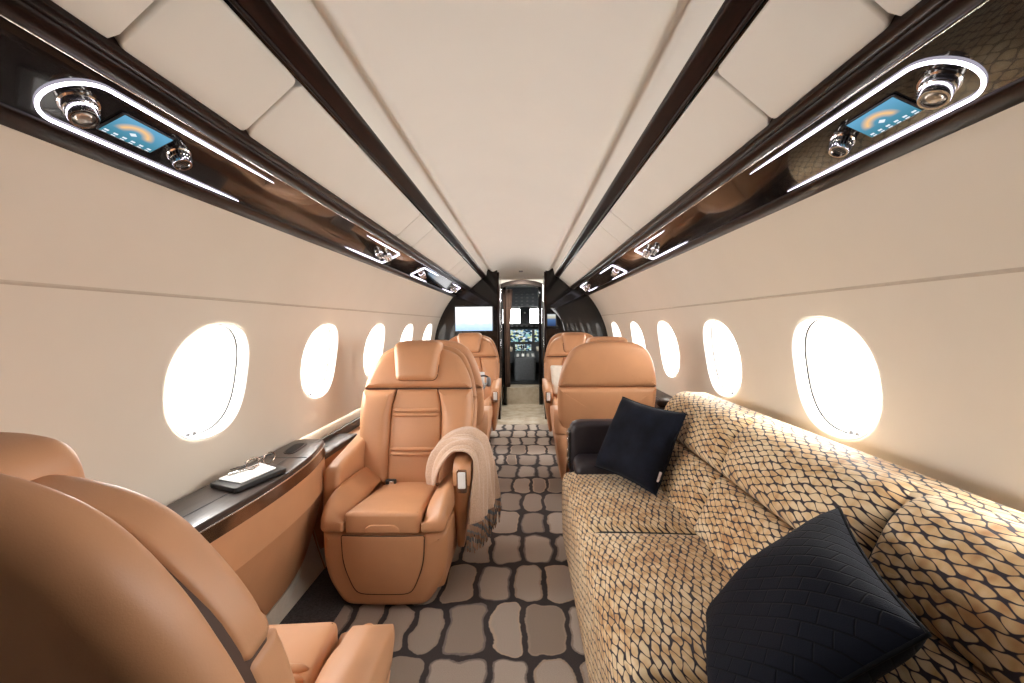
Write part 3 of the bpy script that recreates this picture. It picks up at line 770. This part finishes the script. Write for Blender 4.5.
def make_seat(a, label, loc, rz, tubes, hd=0, hz=0):
    """a = +1: aisle on local +x, -1: aisle on local -x.  Occupant faces local +y."""
    t = thing('club_seat', label, 'armchair', loc, rz, 'tan leather club seats')
    B = lambda x, z, d: (x, yb(z) + d, z)
    # rear shell, lower and upper halves with the seam between them
    o1, _ = back_outline(.30, .735, grow=.003); o2, _ = back_outline(.7365, 1.1, grow=.003)
    o2 = [(x, z + ((.022 if a > 0 else .004) * ((z - .85) / .16) if z > .85 else 0)) for x, z in o2]
    sh = mk('back_shell', *puff(o1, -.130, -.071, B, rf=.016, rb=.035, bulgeb=.015, n=160, K=6, es=8), 'leather', t)
    mk('upper_back_shell', *puff(o2, -.130, -.071, B, rf=.016, rb=.035, bulgeb=.015, n=160, K=6, es=8), 'leather', t)
    core, _ = back_outline(.32, 1.1, grow=-.012)
    mk('backrest_core', *puff(core, -.075, -.005, B, rf=.01, rb=.004, n=120, K=3), 'seam', t)  # core coloured dark so the groove before the shell looks shaded
    # front padding
    up, _ = back_outline(.797, 1.1, grow=-.008)
    mk('shoulder_pad', *puff(up, -.056, .016, B, rf=.035, rb=.012, bulge=.012, n=160, K=6, es=8), 'leather', t)
    lo, w_at = back_outline(.33, .794, grow=-.008)
    zz = [.335, .42, .52, .62, .70, .76, .792]
    for s in (-1, 1):
        inner = [(.125, .335), (.130, .42), (.133, .52), (.132, .64), (.128, .71), (.116, .765), (.108, .792)]
        outer = [(w_at(z) - .001, z) for z in reversed(zz)]
        pts = [(s * x, z) for x, z in spline(inner, 40)] + [(s * x, z) for x, z in spline(outer, 40)]
        mk('side_bolster', *puff(roundpoly(pts, .006, 2), -.056, .026, B, rf=.036, rb=.012, bulge=.016, n=160, K=6, es=8), 'leather', t)
    cen = [(-.127, .335), (-.132, .5), (-.131, .64), (-.126, .72), (-.106, .792), (.106, .792), (.126, .72), (.131, .64), (.132, .5), (.127, .335)]
    cp_ = mk('back_cushion', *puff(cen, -.045, .006, B, rf=.012, rb=.005, bulge=.012, n=120, K=6), 'leather', t)
    for z in (.690, .668, .502, .480):
        w = .121
        pts = [(x, yb(z) + .008 + .010 * (1 - (x / .13) ** 2), z) for x in [(-1 + k / 8) * w for k in range(17)]]
        mk('piping_roll', *tube(pts, [.004] + [.0115] * 15 + [.004], 10, flat=.9), 'leather', cp_)
    # headrest
    hp = roundpoly([(-.104, .842), (.104, .842), (.126, 1.020), (.10, 1.046), (-.10, 1.046), (-.126, 1.020)], [.03, .03, .03, .05, .05, .03])
    H = lambda x, z, d: (x, yb(z) + d + hd, z + hz)
    mk('headrest', *puff(hp, -.075, .074, H, rf=.036, rb=.03, bulge=.014, n=120, K=5, es=8), 'leather', t)
    mk('headrest_gap_shade', *tube([B(x * 1.0, z, .027) for x, z in resample(hp, 90) if z < .93], .0035, 6), 'seam', t)  # dark tube painted in as the shaded gap around the headrest
    st = sorted([(x * .93, z - .020) for x, z in resample(hp, 160) if z > .93], key=lambda p: p[0])
    mk('stitching', *tube([H(x, z, -.0745) for x, z in st], .0011, 5), 'stitch', t)
    # seat cushion
    S = lambda x, y, d: (x, y, d + .11 * y)
    sp = roundpoly([(-.150, 0), (.150, 0), (.135, -.53), (-.135, -.53)], .02)
    sc_ = mk('seat_cushion', *puff(sp, .315, .397, S, rf=.016, rb=.008, bulge=.012, n=120, K=6), 'leather', t)
    mk('front_seam', *tube([(x, -.0155, .3945) for x in [(-1 + k / 6) * .138 for k in range(13)]], .0016, 6), 'seam', sc_)
    if tubes:
        for y in (-.15, -.178):
            mk('piping_roll', *tube([(x, y, .399 + .11 * y + .009 * (1 - (x / .14) ** 2)) for x in [(-1 + k / 8) * .13 for k in range(17)]], [.004] + [.0125] * 15 + [.004], 10, flat=.8), 'leather', sc_)
    ab = [(-.075, .318), (-.066, .340), (-.045, .352), (.045, .352), (.066, .340), (.075, .318)]
    mk('pull_tab', *puff(roundpoly(ab, .012), -.012, .0035, lambda x, z, d: (x, d, z), rf=.005, rb=.003, n=64, K=3), 'leather', sc_)
    for s in (-1, 1):
        op = roundpoly([(.004, .318), (.004, .375), (-.045, .425), (-.16, .452), (-.34, .447), (-.52, .43), (-.52, .318)], [.012, .05, .06, .1, .1, .02, .01])
        def WX(y, z, d, s=s):
            return (s * (.153 + d), y, z - (.066 * max(0, 1 - d / .085) ** 1.15 * min(1, (z - .36) / .05) if z > .36 else 0))
        mk('seat_bolster', *puff(op, 0, .097, WX, rf=.032, rb=.012, bulge=.004, n=120, K=5, es=8), 'leather', t)
    # front shroud with inset panel
    sh_ = [(-.250, .312), (.250, .312), (.250, .20), (.232, .115), (.180, .030), (.150, .012), (-.150, .012), (-.180, .030), (-.232, .115), (-.250, .20)]
    F = lambda x, z, d: (x, d - .02 * (x / .25) ** 2 - .05 * max(0, (.2 - z)) ** 1.0, z)
    fr = mk('leg_rest', *puff(roundpoly(sh_, [.012, .012, .06, .06, .05, .02, .02, .05, .06, .06]), -.50, -.002, F, rf=.030, rb=.02, n=140, K=5, es=8), 'leather', t)
    ip = [(-.165, .318 - .012), (.165, .306), (.160, .19), (.118, .085), (.09, .070), (-.09, .070), (-.118, .085), (-.160, .19)]
    mk('panel_seam', *tube([F(x, z, .0006) for x, z in resample(roundpoly(ip, [.008, .008, .05, .04, .03, .03, .04, .05]), 120)], .0022, 6, True), 'seam', fr)
    mk('inset_panel', *puff(roundpoly(ip, [.008, .008, .05, .04, .03, .03, .04, .05]), -.02, .003, F, rf=.006, rb=.003, n=120, K=4), 'leather', fr)
    mk('pedestal', *box(-.17, .17, -.60, -.12, .0, .10, .01), 'black', t)
    mk('seat_frame', *box(-.235, .235, -.66, -.05, .06, .33, .03), 'leather', t)
    # wall-side armrest
    w_ = -a
    op = roundpoly([(-.19, .16), (-.165, .33), (-.185, .512), (-.64, .578), (-.66, .16)], [.05, .05, .045, .05, .05])
    mk('armrest', *puff(op, .243, .318, lambda y, z, d: (w_ * d, y, z), rf=.028, rb=.022, n=120, K=4, es=7), 'leather', t)
    # aisle armrest: pad over a tapering panel
    def AX(y, z, d):
        k = max(0, min(1, (z - .06) / .42)); half = .006 + .033 * k ** .8; c = .262 + .026 * k
        return (a * (c + half * d), y, z)
    lowp = roundpoly([(-.30, .10), (-.225, .30), (-.205, .425), (-.68, .425), (-.70, .30), (-.62, .10)], [.05, .08, .02, .02, .06, .05])
    upp = roundpoly([(-.202, .428), (-.195, .522), (-.36, .560), (-.66, .58), (-.68, .428)], [.012, .055, .1, .05, .012])
    def scaleX(pf): return pf
    ar = mk('armrest', *puff(upp, -1, 1, AX, rf=.022, rb=.022, n=120, K=4, es=1), 'leather', t)
    V, Fc = puff(lowp, -1, 1, AX, rf=.02, rb=.02, n=120, K=4, es=1)
    mk('armrest_side', V, Fc, 'leather', t)
    hs = mk('handset_cradle', *puff(rrect(.046, .104, .010), -.01, .007, lambda x, z, d: (a * .288 + x, -.203 + d + z * .08, .452 + z), rf=.003, rb=.002, n=40, K=2), 'bronze', t)
    mk('handset', *puff(rrect(.033, .074, .005), 0, .011, lambda x, z, d: (a * .288 + x, -.202 + d + z * .08, .459 + z), rf=.002, rb=.002, n=40, K=2), 'white', hs)
    # lap belt ends
    bk = mk('belt_buckle', *box(.075, .125, -.475, -.452, .345, .372, .005), 'black', t)
    mk('buckle_plate', *box(.082, .105, -.4515, -.448, .350, .367, .002), 'chrome', bk)
    bs = mk('belt_strap', *puff(rrect(.048, .05, .008), -.004, .005, lambda x, z, d: (-.112 + x, -.46 + d - z * .25, .375 + z), rf=.003, rb=.003, n=40, K=2), 'leather', t)
    mk('belt_clasp', *box(-.142, -.082, -.462, -.440, .343, .358, .004), 'bronze', bs)
    return t
CX = .525
seatA = make_seat(-1, 'aft-facing tan leather seat with the camel throw on its armrest, left', (-CX, 1.735, 0), PI, False)
copy_tree(seatA, (-CX, 4.02, 0), PI, 'far aft-facing tan leather seat directly below the wall monitor')
copy_tree(seatA, (CX + .025, 3.54, 0), 0, 'tan leather seat seen from its rounded back, just beyond the sofa')
TILT[0] = .30
seatB = make_seat(1, 'nearest tan leather seat, its dark back filling the bottom left corner', (-CX - .055, 1.088, 0), math.radians(5), True, -.030, -.010)
TILT[0] = .28
copy_tree(seatB, (-CX, 3.53, 0), 0, 'forward-facing tan seat almost hidden behind the seat with the throw')
copy_tree(seatB, (CX + .02, 3.98, 0), PI, 'far aft-facing tan leather seat holding a cream cushion, right')

# ------------------------------------------------------------------ sofa
sofa = thing('sofa', 'long three-seat sofa in golden leaf-net fabric along the right wall', 'sofa', (.6, .9, 0))
SO = Vector((.6, .9, 0))
def sub(v): return [tuple(Vector(p) - SO) for p in v]
class W: pass
def sofa_part(name, vf, mat):
    # object placed at the world origin of the sofa so the pattern runs on from part to part
    o = mk(name, [tuple(p) for p in vf[0]], vf[1], mat, sofa); o.location = -SO; return o
for y in (.88, 1.545):  # dark tubes stand in for shade in the gaps between seat cushions
    o = sofa_part('seat_gap_shade', tube([(.250, y, .385), (.262, y, .403), (.30, y, .411), (.46, y, .408), (.62, y, .403)], .0042, 8), 'slot')
for y in (.93, 1.585):  # likewise painted gap shade between the back cushions
    o = sofa_part('back_gap_shade', tube([(.648, y, .43), (.683, y, .51), (.720, y, .590), (.744, y, .65), (.778, y, .722), (.795, y, .745)], .0042, 8), 'slot')
# base with front roll
prof = roundpoly([(.235, .0), (.215, .10), (.213, .36), (.228, .418), (.30, .40), (.95, .36), (.93, 0)], [.01, .06, .05, .03, .03, .02, .01])
def prof_solid(profile, y0, y1, r=.012, n=100, es=4, bulge=0.0, K=3):
    return puff(profile, y0, y1, lambda x, z, d: (x, d, z), rf=r, rb=r, n=n, es=es, K=K, bulge=bulge, bulgeb=bulge)
sofa_part('sofa_base', prof_solid(prof, .20, 2.19), 'fab')
seat_y = [.205, .88, 1.545, 2.185]
for ya, yb_ in zip(seat_y, seat_y[1:]):
    yc = (ya + yb_) / 2
    ol = [(x, y - yc) for x, y in [(.243, ya + .004), (.66, ya + .004), (.66, yb_ - .004), (.243, yb_ - .004)]]
    ol = roundpoly(ol, .022)
    sofa_part('seat_cushion', puff(ol, .30, .428, lambda x, y, d: (x, yc + y, d - .008 - .02 * (x - .243)), rf=.030, rb=.01, bulge=.022, n=140, K=8, es=7), 'fab')
back_y = [.27, .93, 1.585, 2.30]
bf0, bf1 = Vector((.612, .40)), Vector((.772, .765))
fe = (bf1 - bf0); fl = fe.length; fe.normalize(); fn = Vector((-fe.y, fe.x))
for ya, yb_ in zip(back_y, back_y[1:]):
    yc = (ya + yb_) / 2; hw = (yb_ - ya) / 2 - .002
    # lumbar half and head half, meeting in a horizontal seam
    for nm, t0, t1, dep in (('lumbar_cushion', 0, .56, .16), ('back_cushion', .565, 1.10, .17)):
        ol = [(-hw, t0 * fl), (hw, t0 * fl), (hw, t1 * fl), (-hw, t1 * fl)]
        ol = roundpoly(ol, [.012, .012, .02 if t1 < 1 else .05, .02 if t1 < 1 else .05])
        rf_ = .030 if t1 < 1 else .046
        def BX(u, v, d):
            q = bf0 + fe * v + fn * d
            if v > .33:  # roll the top backwards towards the wall
                k = min(1, (v - .33) / .12); q.x += 0.05 * k * k
            return (q.x, yc + u, q.y)
        sofa_part(nm, puff(ol, -dep, .0 + (.0 if t1 < 1 else .006), BX, rf=rf_, rb=.03, bulge=.020, n=140, K=8, es=8), 'fabback')
# back frame up to the wall
fr = roundpoly([(.80, .0), (.80, .74), (.83, .785), (.95, .780), (.965, .70), (.93, 0)], [.01, .02, .03, .02, .05, .01])
sofa_part('back_frame', prof_solid(fr, .20, 2.30, .02), 'fabback')
# dark end armrest beyond the far seat, with its lower roll
arm = roundpoly([(.262, .05), (.262, .62), (.30, .645), (.80, .645), (.80, .05)], [.02, .03, .04, .02, .02])
o = sofa_part('end_armrest', puff(arm, 2.235, 2.335, lambda x, z, d: (x, d, z), rf=.03, rb=.03, n=100, K=3), 'darkleather'); o['label'] = 'dark aubergine leather end armrest'
pad = roundpoly([(.272, .412), (.272, .47), (.30, .492), (.62, .492), (.62, .412)], [.02, .02, .02, .02, .02])
o = sofa_part('armrest_roll', puff(pad, 2.10, 2.24, lambda x, z, d: (x, d, z - .25 * max(0, 2.20 - d)), rf=.03, rb=.03, n=100, K=3), 'darkleather'); o['label'] = 'dark aubergine leather roll'
cp2 = sofa_part('control_plate', puff(roundpoly([(2.25, .40), (2.31, .40), (2.31, .60), (2.25, .60)], .01), -.270, -.256, lambda y, z, d: (-d, y, z), rf=.003, rb=.003, n=48, K=2), 'black')
for z in (.44, .49, .545, .58):
    b_ = mk('button', *box(.249, .257, 2.265, 2.295, z - .012, z + .012, .003), 'chrome', cp2)

# ------------------------------------------------------------------ cushions
def pillow(name, label, size, thick, pose, mat, tagged):
    n = 40; V = []; uv = []; Fc = []
    for side in (1, -1):
        for i in range(n + 1):
            for j in range(n + 1):
                u, v = -1 + 2 * i / n, -1 + 2 * j / n
                pin = 1 - .07 * (1 - u * u) * (abs(v) ** 3) ; pin2 = 1 - .07 * (1 - v * v) * (abs(u) ** 3)
                x = u * pin2 * size / 2; y = v * pin * size / 2
                h = ((1 - u ** 4) * (1 - v ** 4)) ** .55 * thick / 2
                h *= 1 + .10 * math.sin(3.1 * u + 1.7 * v) + .06 * math.sin(7 * u * v + 2)
                V.append((x, y, side * (h + .0015))); uv.append(((u + 1) / 2, (v + 1) / 2))
    m1 = (n + 1) ** 2
    for i in range(n):
        for j in range(n):
            a = i * (n + 1) + j; q = (a, a + n + 1, a + n + 2, a + 1)
            Fc.append(q); Fc.append(tuple(reversed([k + m1 for k in q])))
    rim = [i * (n + 1) for i in range(n + 1)] + [n * (n + 1) + j for j in range(1, n + 1)] + [i * (n + 1) + n for i in range(n - 1, -1, -1)] + [j for j in range(n - 1, 0, -1)]
    for a, b in zip(rim, rim[1:] + rim[:1]): Fc.append((b, a, a + m1, b + m1))
    o = mk(name, V, Fc, mat, None, True, uvs=uv); o.matrix_world = pose
    tag(o, label, 'cushion')
    b = []
    for k in range(80):
        i = rim[k * len(rim) // 80]; b.append(Vector(V[i]) - Vector((0, 0, V[i][2])))
    mk('piping', *tube(b, .0035, 6, True), mat, o)
    if tagged:
        mk('fabric_tag', *puff(rrect(.016, .042, .002), -.0015, .0015, lambda a, c, d: (size * .477 + a, -size * .30 + c, d + .012), rf=.001, rb=.001, n=24, K=2), 'tag', o)
    return o
def pose(c, right, up):
    r = Vector(right).normalized(); nrm = r.cross(Vector(up)).normalized(); u = nrm.cross(r)
    m = Matrix.Identity(4)
    for i in range(3): m[i][0] = r[i]; m[i][1] = u[i]; m[i][2] = nrm[i]; m[i][3] = c[i]
    return m
pillow('throw_pillow', 'navy quilted-weave pillow in the near foreground of the sofa', .39, .115, pose((.514, .828, .580), (.600, -.258, .758), (.342, .938, .049)), 'quilt', False)
pillow('throw_pillow', 'plush navy pillow with a pale tag at the far end of the sofa', .35, .13, pose((.530, 1.98, .612), (.56, -.825, -.07), (.41, .206, .889)), 'navy', True)

# ------------------------------------------------------------------ left side console
con = thing('side_console', 'wood-topped leather side console below the first left window', 'cabinet', (-.95, 1.2, 0))
CO = Vector((-.95, 1.2, 0))
def cpart(name, vf, mat, parent=None, **k):
    if parent: return mk(name, [tuple(Vector(p)) for p in vf[0]], vf[1], mat, parent, **k)
    return mk(name, [tuple(Vector(p) - CO) for p in vf[0]], vf[1], mat, con, **k)
edge = spline([(.96, -.838), (1.17, -.820), (1.35, -.808), (1.55, -.805), (1.75, -.818), (1.92, -.848), (2.03, -.878), (2.06, -.90)], 90)
def topshape(off): return [(y, x - off) for y, x in edge] + [(2.06, -.985), (2.04, -1.016), (.96, -1.016)]
ct = cpart('console_top', puff(topshape(0), .586, .610, lambda y, x, d: (x, y, d), rf=.006, rb=.006, n=260, K=3), 'wood')
def band(z0, x0, z1, x1, y0=.96, y1=2.05):
    rg = []
    for k in range(13):
        f = k / 12; z = z0 + (z1 - z0) * f
        rg.append([(x - (x0 + (x1 - x0) * f), y, z) for y, x in edge if y0 <= y <= y1])
    return loft(rg, False, False)
cpart('metal_edge', band(.588, -.002, .548, -.006), 'edgemetal')
cpart('upper_face', band(.549, .002, .425, -.010), 'leather')
cpart('lower_face', band(.427, -.004, .10, .088), 'leather')
cpart('base_trim', band(.102, .080, .0, .100), 'creamcloth', )
rg = []
for z, off in ((.588, .005), (.555, .004), (.425, -.006), (.10, .088), (0, .1)): rg.append([(x, 2.052, z) for x in (-.885 - off, -wx(z) + .006)])
cpart('end_panel', loft(rg, False, False), 'leather')
cpart('lid_joint', tube([(x - .085, y, .6105) for y, x in edge if y < 1.75], .0014, 6), 'black')
cpart('lid_joint', tube([(-.825, 1.76, .6105), (-1.01, 1.76, .6105)], .0014, 6), 'black')
mk_ = cpart('cup_holder', puff(roundpoly([(1.80, -.905), (1.82, -.965), (1.98, -.985), (1.99, -.925)], .05), .606, .6125, lambda y, x, d: (x, y, d), rf=.002, rb=.002, n=64, K=3), 'lacq')
cpart('cup_holder_shade_disc', puff(roundpoly([(1.812, -.915), (1.828, -.958), (1.968, -.975), (1.978, -.932)], .045), .60, .6132, lambda y, x, d: (x, y, d), rf=.0004, rb=.0004, n=64, K=3), 'slot')  # flat near-black disc in place of a real recess and its shade
cpart('edge_bead', tube([(x + .001, y, .590) for y, x in edge], .0035, 6), 'chrome')
# second, lower ledge beside the seat
t = thing('side_ledge', 'lower dark wood ledge on the left wall beside the seat with the throw', 'cabinet', (-.95, 2.6, 0))
mk('ledge_top', *box(-.075, .045, -.53, -.08, .498, .525, .006), 'wood', t)
mk('ledge_back', *box(-.075, -.055, -.53, 2.2, .498, .548, .004), 'wood', t)
mk('ledge_face', *box(-.06, .030, -.53, 2.2, .04, .500, .01), 'leather', t)
# right hand ledge beyond the sofa
t = thing('side_ledge', 'dark wood ledge end showing between the rounded seat back and the sofa', 'cabinet', (.95, 3.0, 0))
mk('ledge_top', *box(-.062, .08, -.15, 2.1, .590, .640, .02), 'lacq', t)
mk('ledge_face', *box(-.05, .05, -.12, 2.1, .02, .592, .02), 'lacq', t)
mk('ledge_rail', *puff(rrect(.13, .05, .024), -.16, -.05, lambda a, b, d: (.012 + a, d, .53 + b), rf=.012, rb=.012, n=48, K=3), 'lacq', t)

# things lying on the console
z0 = .6112
def flat(name, pts, z, h, r, mat, label, cat):
    cx = sum(p[0] for p in pts) / len(pts); cy = sum(p[1] for p in pts) / len(pts)
    o = mk(name, *puff(roundpoly([(x - cx, y - cy) for x, y in pts], r), 0, h, lambda a, b, d: (a, b, d), rf=min(.003, h * .4), rb=min(.003, h * .4), n=80, K=3), mat)
    o.location = (cx, cy, z); return tag(o, label, cat)
FOLDER = [(-.985, 1.425), (-.865, 1.375), (-.812, 1.585), (-.93, 1.66)]
flat('folder', FOLDER, z0, .016, .01, 'black', 'black leather folder lying on the side console', 'folder')
flat('notepad', [(-.975, 1.455), (-.872, 1.415), (-.842, 1.570), (-.935, 1.625)], z0 + .0162, .005, .004, 'white', 'white notepad sheets on the black folder', 'notepad')
pen = thing('pen', 'slim silver pen lying across the white notepad', 'pen', (-.935, 1.53, z0 + .0258))
mk('barrel', *tube([(-.020, -.055, 0), (.020, .045, 0)], .0042, 10), 'chrome', pen)
mk('tip', *tube([(.020, .045, 0), (.025, .057, 0)], [.004, .0012], 10), 'bronze', pen)
gl = thing('spectacles', 'folded spectacles resting on the white notepad', 'glasses', (-.900, 1.575, z0 + .0215))
for q in (-.034, .034):
    rim_ = [(q * .6 + .022 * math.cos(a) * .8 , q + .026 * math.sin(a), .021 + .019 * math.cos(a)) for a in [2 * PI * k / 24 for k in range(24)]]
    rim_ = [(q * .3 + .006 * math.cos(2 * PI * k / 24), q + .027 * math.cos(2 * PI * k / 24), .022 + .020 * math.sin(2 * PI * k / 24)) for k in range(24)]
    mk('rim', *tube(rim_, .0018, 6, True), 'bronze', gl)
    mk('temple', *tube([(q * .3, q * 1.75, .03), (-.03, q * 1.7, .02), (-.085, q * 1.2, .003)], .0018, 6), 'black', gl)
mk('bridge', *tube([(-.002, -.009, .027), (0, 0, .031), (.002, .009, .027)], .0018, 6), 'bronze', gl)

# fold-out table between the far left seats with a headset on it
tb = thing('side_table', 'small fold-out dark wood table between the far left seats', 'table', (-.60, 3.775, 0))
mk('tabletop', *box(-.255, .31, -.19, .19, .600, .622, .008), 'wood', tb)
mk('table_arm', *box(-.25, -.19, -.05, .05, .30, .602, .006), 'bronze', tb)
hd = thing('headset', 'dark grey headset on the far left table', 'headset', (-.30, 3.70, .6225))
for q in (-.045, .045):
    mk('ear_cup', *puff(rrect(.07, .075, .03), -.016, .016, lambda a, b, d: (q + d, a, .038 + b), rf=.01, rb=.01, n=40, K=3), 'grey', hd)
mk('headband', *tube([(-.05 * math.cos(a), .02, .052 + .034 * math.sin(a)) for a in [PI * k / 16 for k in range(17)]], .007, 8), 'black', hd)
cd = mk('menu_card', *puff(rrect(.10, .11, .004), 0, .003, lambda a, b, d: (a, -d + b * .2, .056 + b), rf=.001, rb=.001, n=32, K=2), 'white'); cd.location = (-.345, 3.775, .6225)
tag(cd, 'white card standing behind the headset on the far left table', 'card')
# cream cushion on the far right seat
o = mk('seat_cushion_pad', *puff(roundpoly([(-.13, -.13), (.13, -.14), (.15, .13), (-.15, .14)], .02), -.025, .03, lambda a, b, d: (a, -d + b * .30, b), rf=.025, rb=.02, n=80, K=5, bulge=.015), 'creamcloth')
o.name = 'lumbar_pillow'; o.location = (.44, 4.395, .585)
tag(o, 'flat cream pillow leaning on the far right leather seat', 'cushion')

# ------------------------------------------------------------------ throw over the aisle armrest
path = spline([(-.340, .425), (-.330, .455), (-.315, .485), (-.296, .530), (-.270, .576), (-.236, .592), (-.204, .586), (-.174, .555), (-.158, .48), (-.151, .39), (-.147, .265)], 66)
path2 = spline([(-.395, .385), (-.402, .43), (-.388, .50), (-.350, .560), (-.295, .596), (-.245, .606), (-.200, .598), (-.165, .565), (-.150, .48), (-.146, .39), (-.142, .265)], 66)
NV = 60; V = []; Fc = []; nu = len(path)
for j in range(NV + 1):
    v = j / NV
    for i, p in enumerate(path):
        u = i / (nu - 1); w2 = min(1, v * 2.2) ** .8; p2 = path2[i]; p = (p[0] + (p2[0] - p[0]) * w2, p[1] + (p2[1] - p[1]) * w2)
        hang = max(0, u - .55) / .45; lap = max(0, .35 - u) / .35
        f1 = math.sin(v * 15 + u * 4.0 + .6); f2 = math.sin(v * 29 - u * 3 + 1.3); f3 = math.sin(v * 46 + u * 6)
        fold = f1 * .012 + f2 * .007 + f3 * .003
        y = 1.965 + .30 * v - .03 * hang * (1 - v) - lap * .08 * v + .012 * math.sin(u * 5 + v * 3)
        nx = math.cos(PI * (1 - u)); nz = math.sin(PI * (1 - u))
        x = p[0] + nx * fold * (.7 + .8 * hang) + .006 * nx + hang * (-.040 * (1 - v) + .020 * v)
        z = p[1] + (nz * .8 + .2) * abs(fold + .008) * 1.1 - .035 * (1 - v) * (1 - hang) * (u > .2) * min(1, (u - .2) * 4) - hang * .02 * v
        V.append((x, y, z))
for j in range(NV):
    for i in range(nu - 1):
        a = j * nu + i; Fc.append((a, a + 1, a + nu + 1, a + nu))
TO = Vector((-.25, 2.05, .58))
th = mk('throw_blanket', [tuple(Vector(p) - TO) for p in V], Fc, 'throw'); th.location = TO
md = th.modifiers.new('thick', 'SOLIDIFY'); md.thickness = .008; md.offset = 1
md = th.modifiers.new('sub', 'SUBSURF'); md.levels = 1; md.render_levels = 1
tag(th, 'camel wool throw with striped fringe draped over the aisle armrest', 'blanket')
fb = MB()
for j in range(0, 2 * NV + 1):
    jj = j / 2; a = Vector(V[int(jj) * nu + nu - 1]); b = Vector(V[min(NV, int(jj) + 1) * nu + nu - 1]); p = a.lerp(b, jj - int(jj))
    q = p + Vector((random.uniform(-.012, .016), random.uniform(-.02, .012), -random.uniform(.085, .125)))
    fb.add(tube([p - TO + Vector((0, 0, .006)), (p + q) / 2 - TO + Vector((random.uniform(-.005, .005), random.uniform(-.006, .006), 0)), q - TO], [.0030, .0028, .0018], 5))
fo = fb.build('fringe', 'fringe', th); fo['kind'] = 'stuff'; fo['label'] = 'grey and brown striped fringe'

# ------------------------------------------------------------------ daylight and camera
w = bpy.data.worlds.new('overcast_sky'); sc.world = w; w.use_nodes = True
bg = w.node_tree.nodes['Background']; nt = w.node_tree
tc = nt.nodes.new('ShaderNodeTexCoord'); sp_ = nt.nodes.new('ShaderNodeSeparateXYZ'); nt.links.new(tc.outputs['Generated'], sp_.inputs[0])
# bright hazy sky over a sunlit pale apron
L(nt, ramp(nt, math_(nt, 'ADD', math_(nt, 'MULTIPLY', sp_.outputs[2], .5), .5), [(.40, (.80, .775, .745)), (.50, (.90, .88, .86)), (.62, (1.0, .985, .965))]), bg.inputs[0])
bg.inputs[1].default_value = 26.0

cam = bpy.data.cameras.new('camera'); cam.sensor_width = 36; cam.lens = 455 / 1024 * 36; cam.clip_start = .02
co = bpy.data.objects.new('camera', cam); COL.objects.link(co)
F_ = 455.0; rl = math.radians(.54)
y = Vector((12 / F_, 17.5 / F_, -1)).normalized(); u = Vector((-math.sin(rl), math.cos(rl), 0))
z = (u - y * u.dot(y)).normalized(); x = y.cross(z)
# rows of R are camera axes in world coordinates
cx_ = Vector((x[0], y[0], z[0])); cy_ = Vector((x[1], y[1], z[1])); cz_ = Vector((x[2], y[2], z[2]))
m = Matrix.Identity(4)
for i in range(3): m[i][0] = cx_[i]; m[i][1] = cy_[i]; m[i][2] = cz_[i]
m.translation = Vector((.038, 0, 1.13)); co.matrix_world = m
ld = bpy.data.lights.new('entry_dome_light', 'AREA'); ld.shape = 'DISK'; ld.size = .25; ld.energy = 24; ld.color = (1, .93, .82)
lo_ = bpy.data.objects.new('entry_dome_light', ld); COL.objects.link(lo_); lo_.location = (.01, 5.72, 1.70); lo_.rotation_euler = (0, 0, 0)
sc.camera = co
sc.view_settings.view_transform = 'Standard'; sc.view_settings.look = 'None'
sc.view_settings.gamma = 1; sc.view_settings.use_curve_mapping = False; sc.view_settings.exposure = 0
sc.cycles.max_bounces = 16; sc.cycles.diffuse_bounces = 10; sc.cycles.glossy_bounces = 6; sc.cycles.transparent_max_bounces = 12
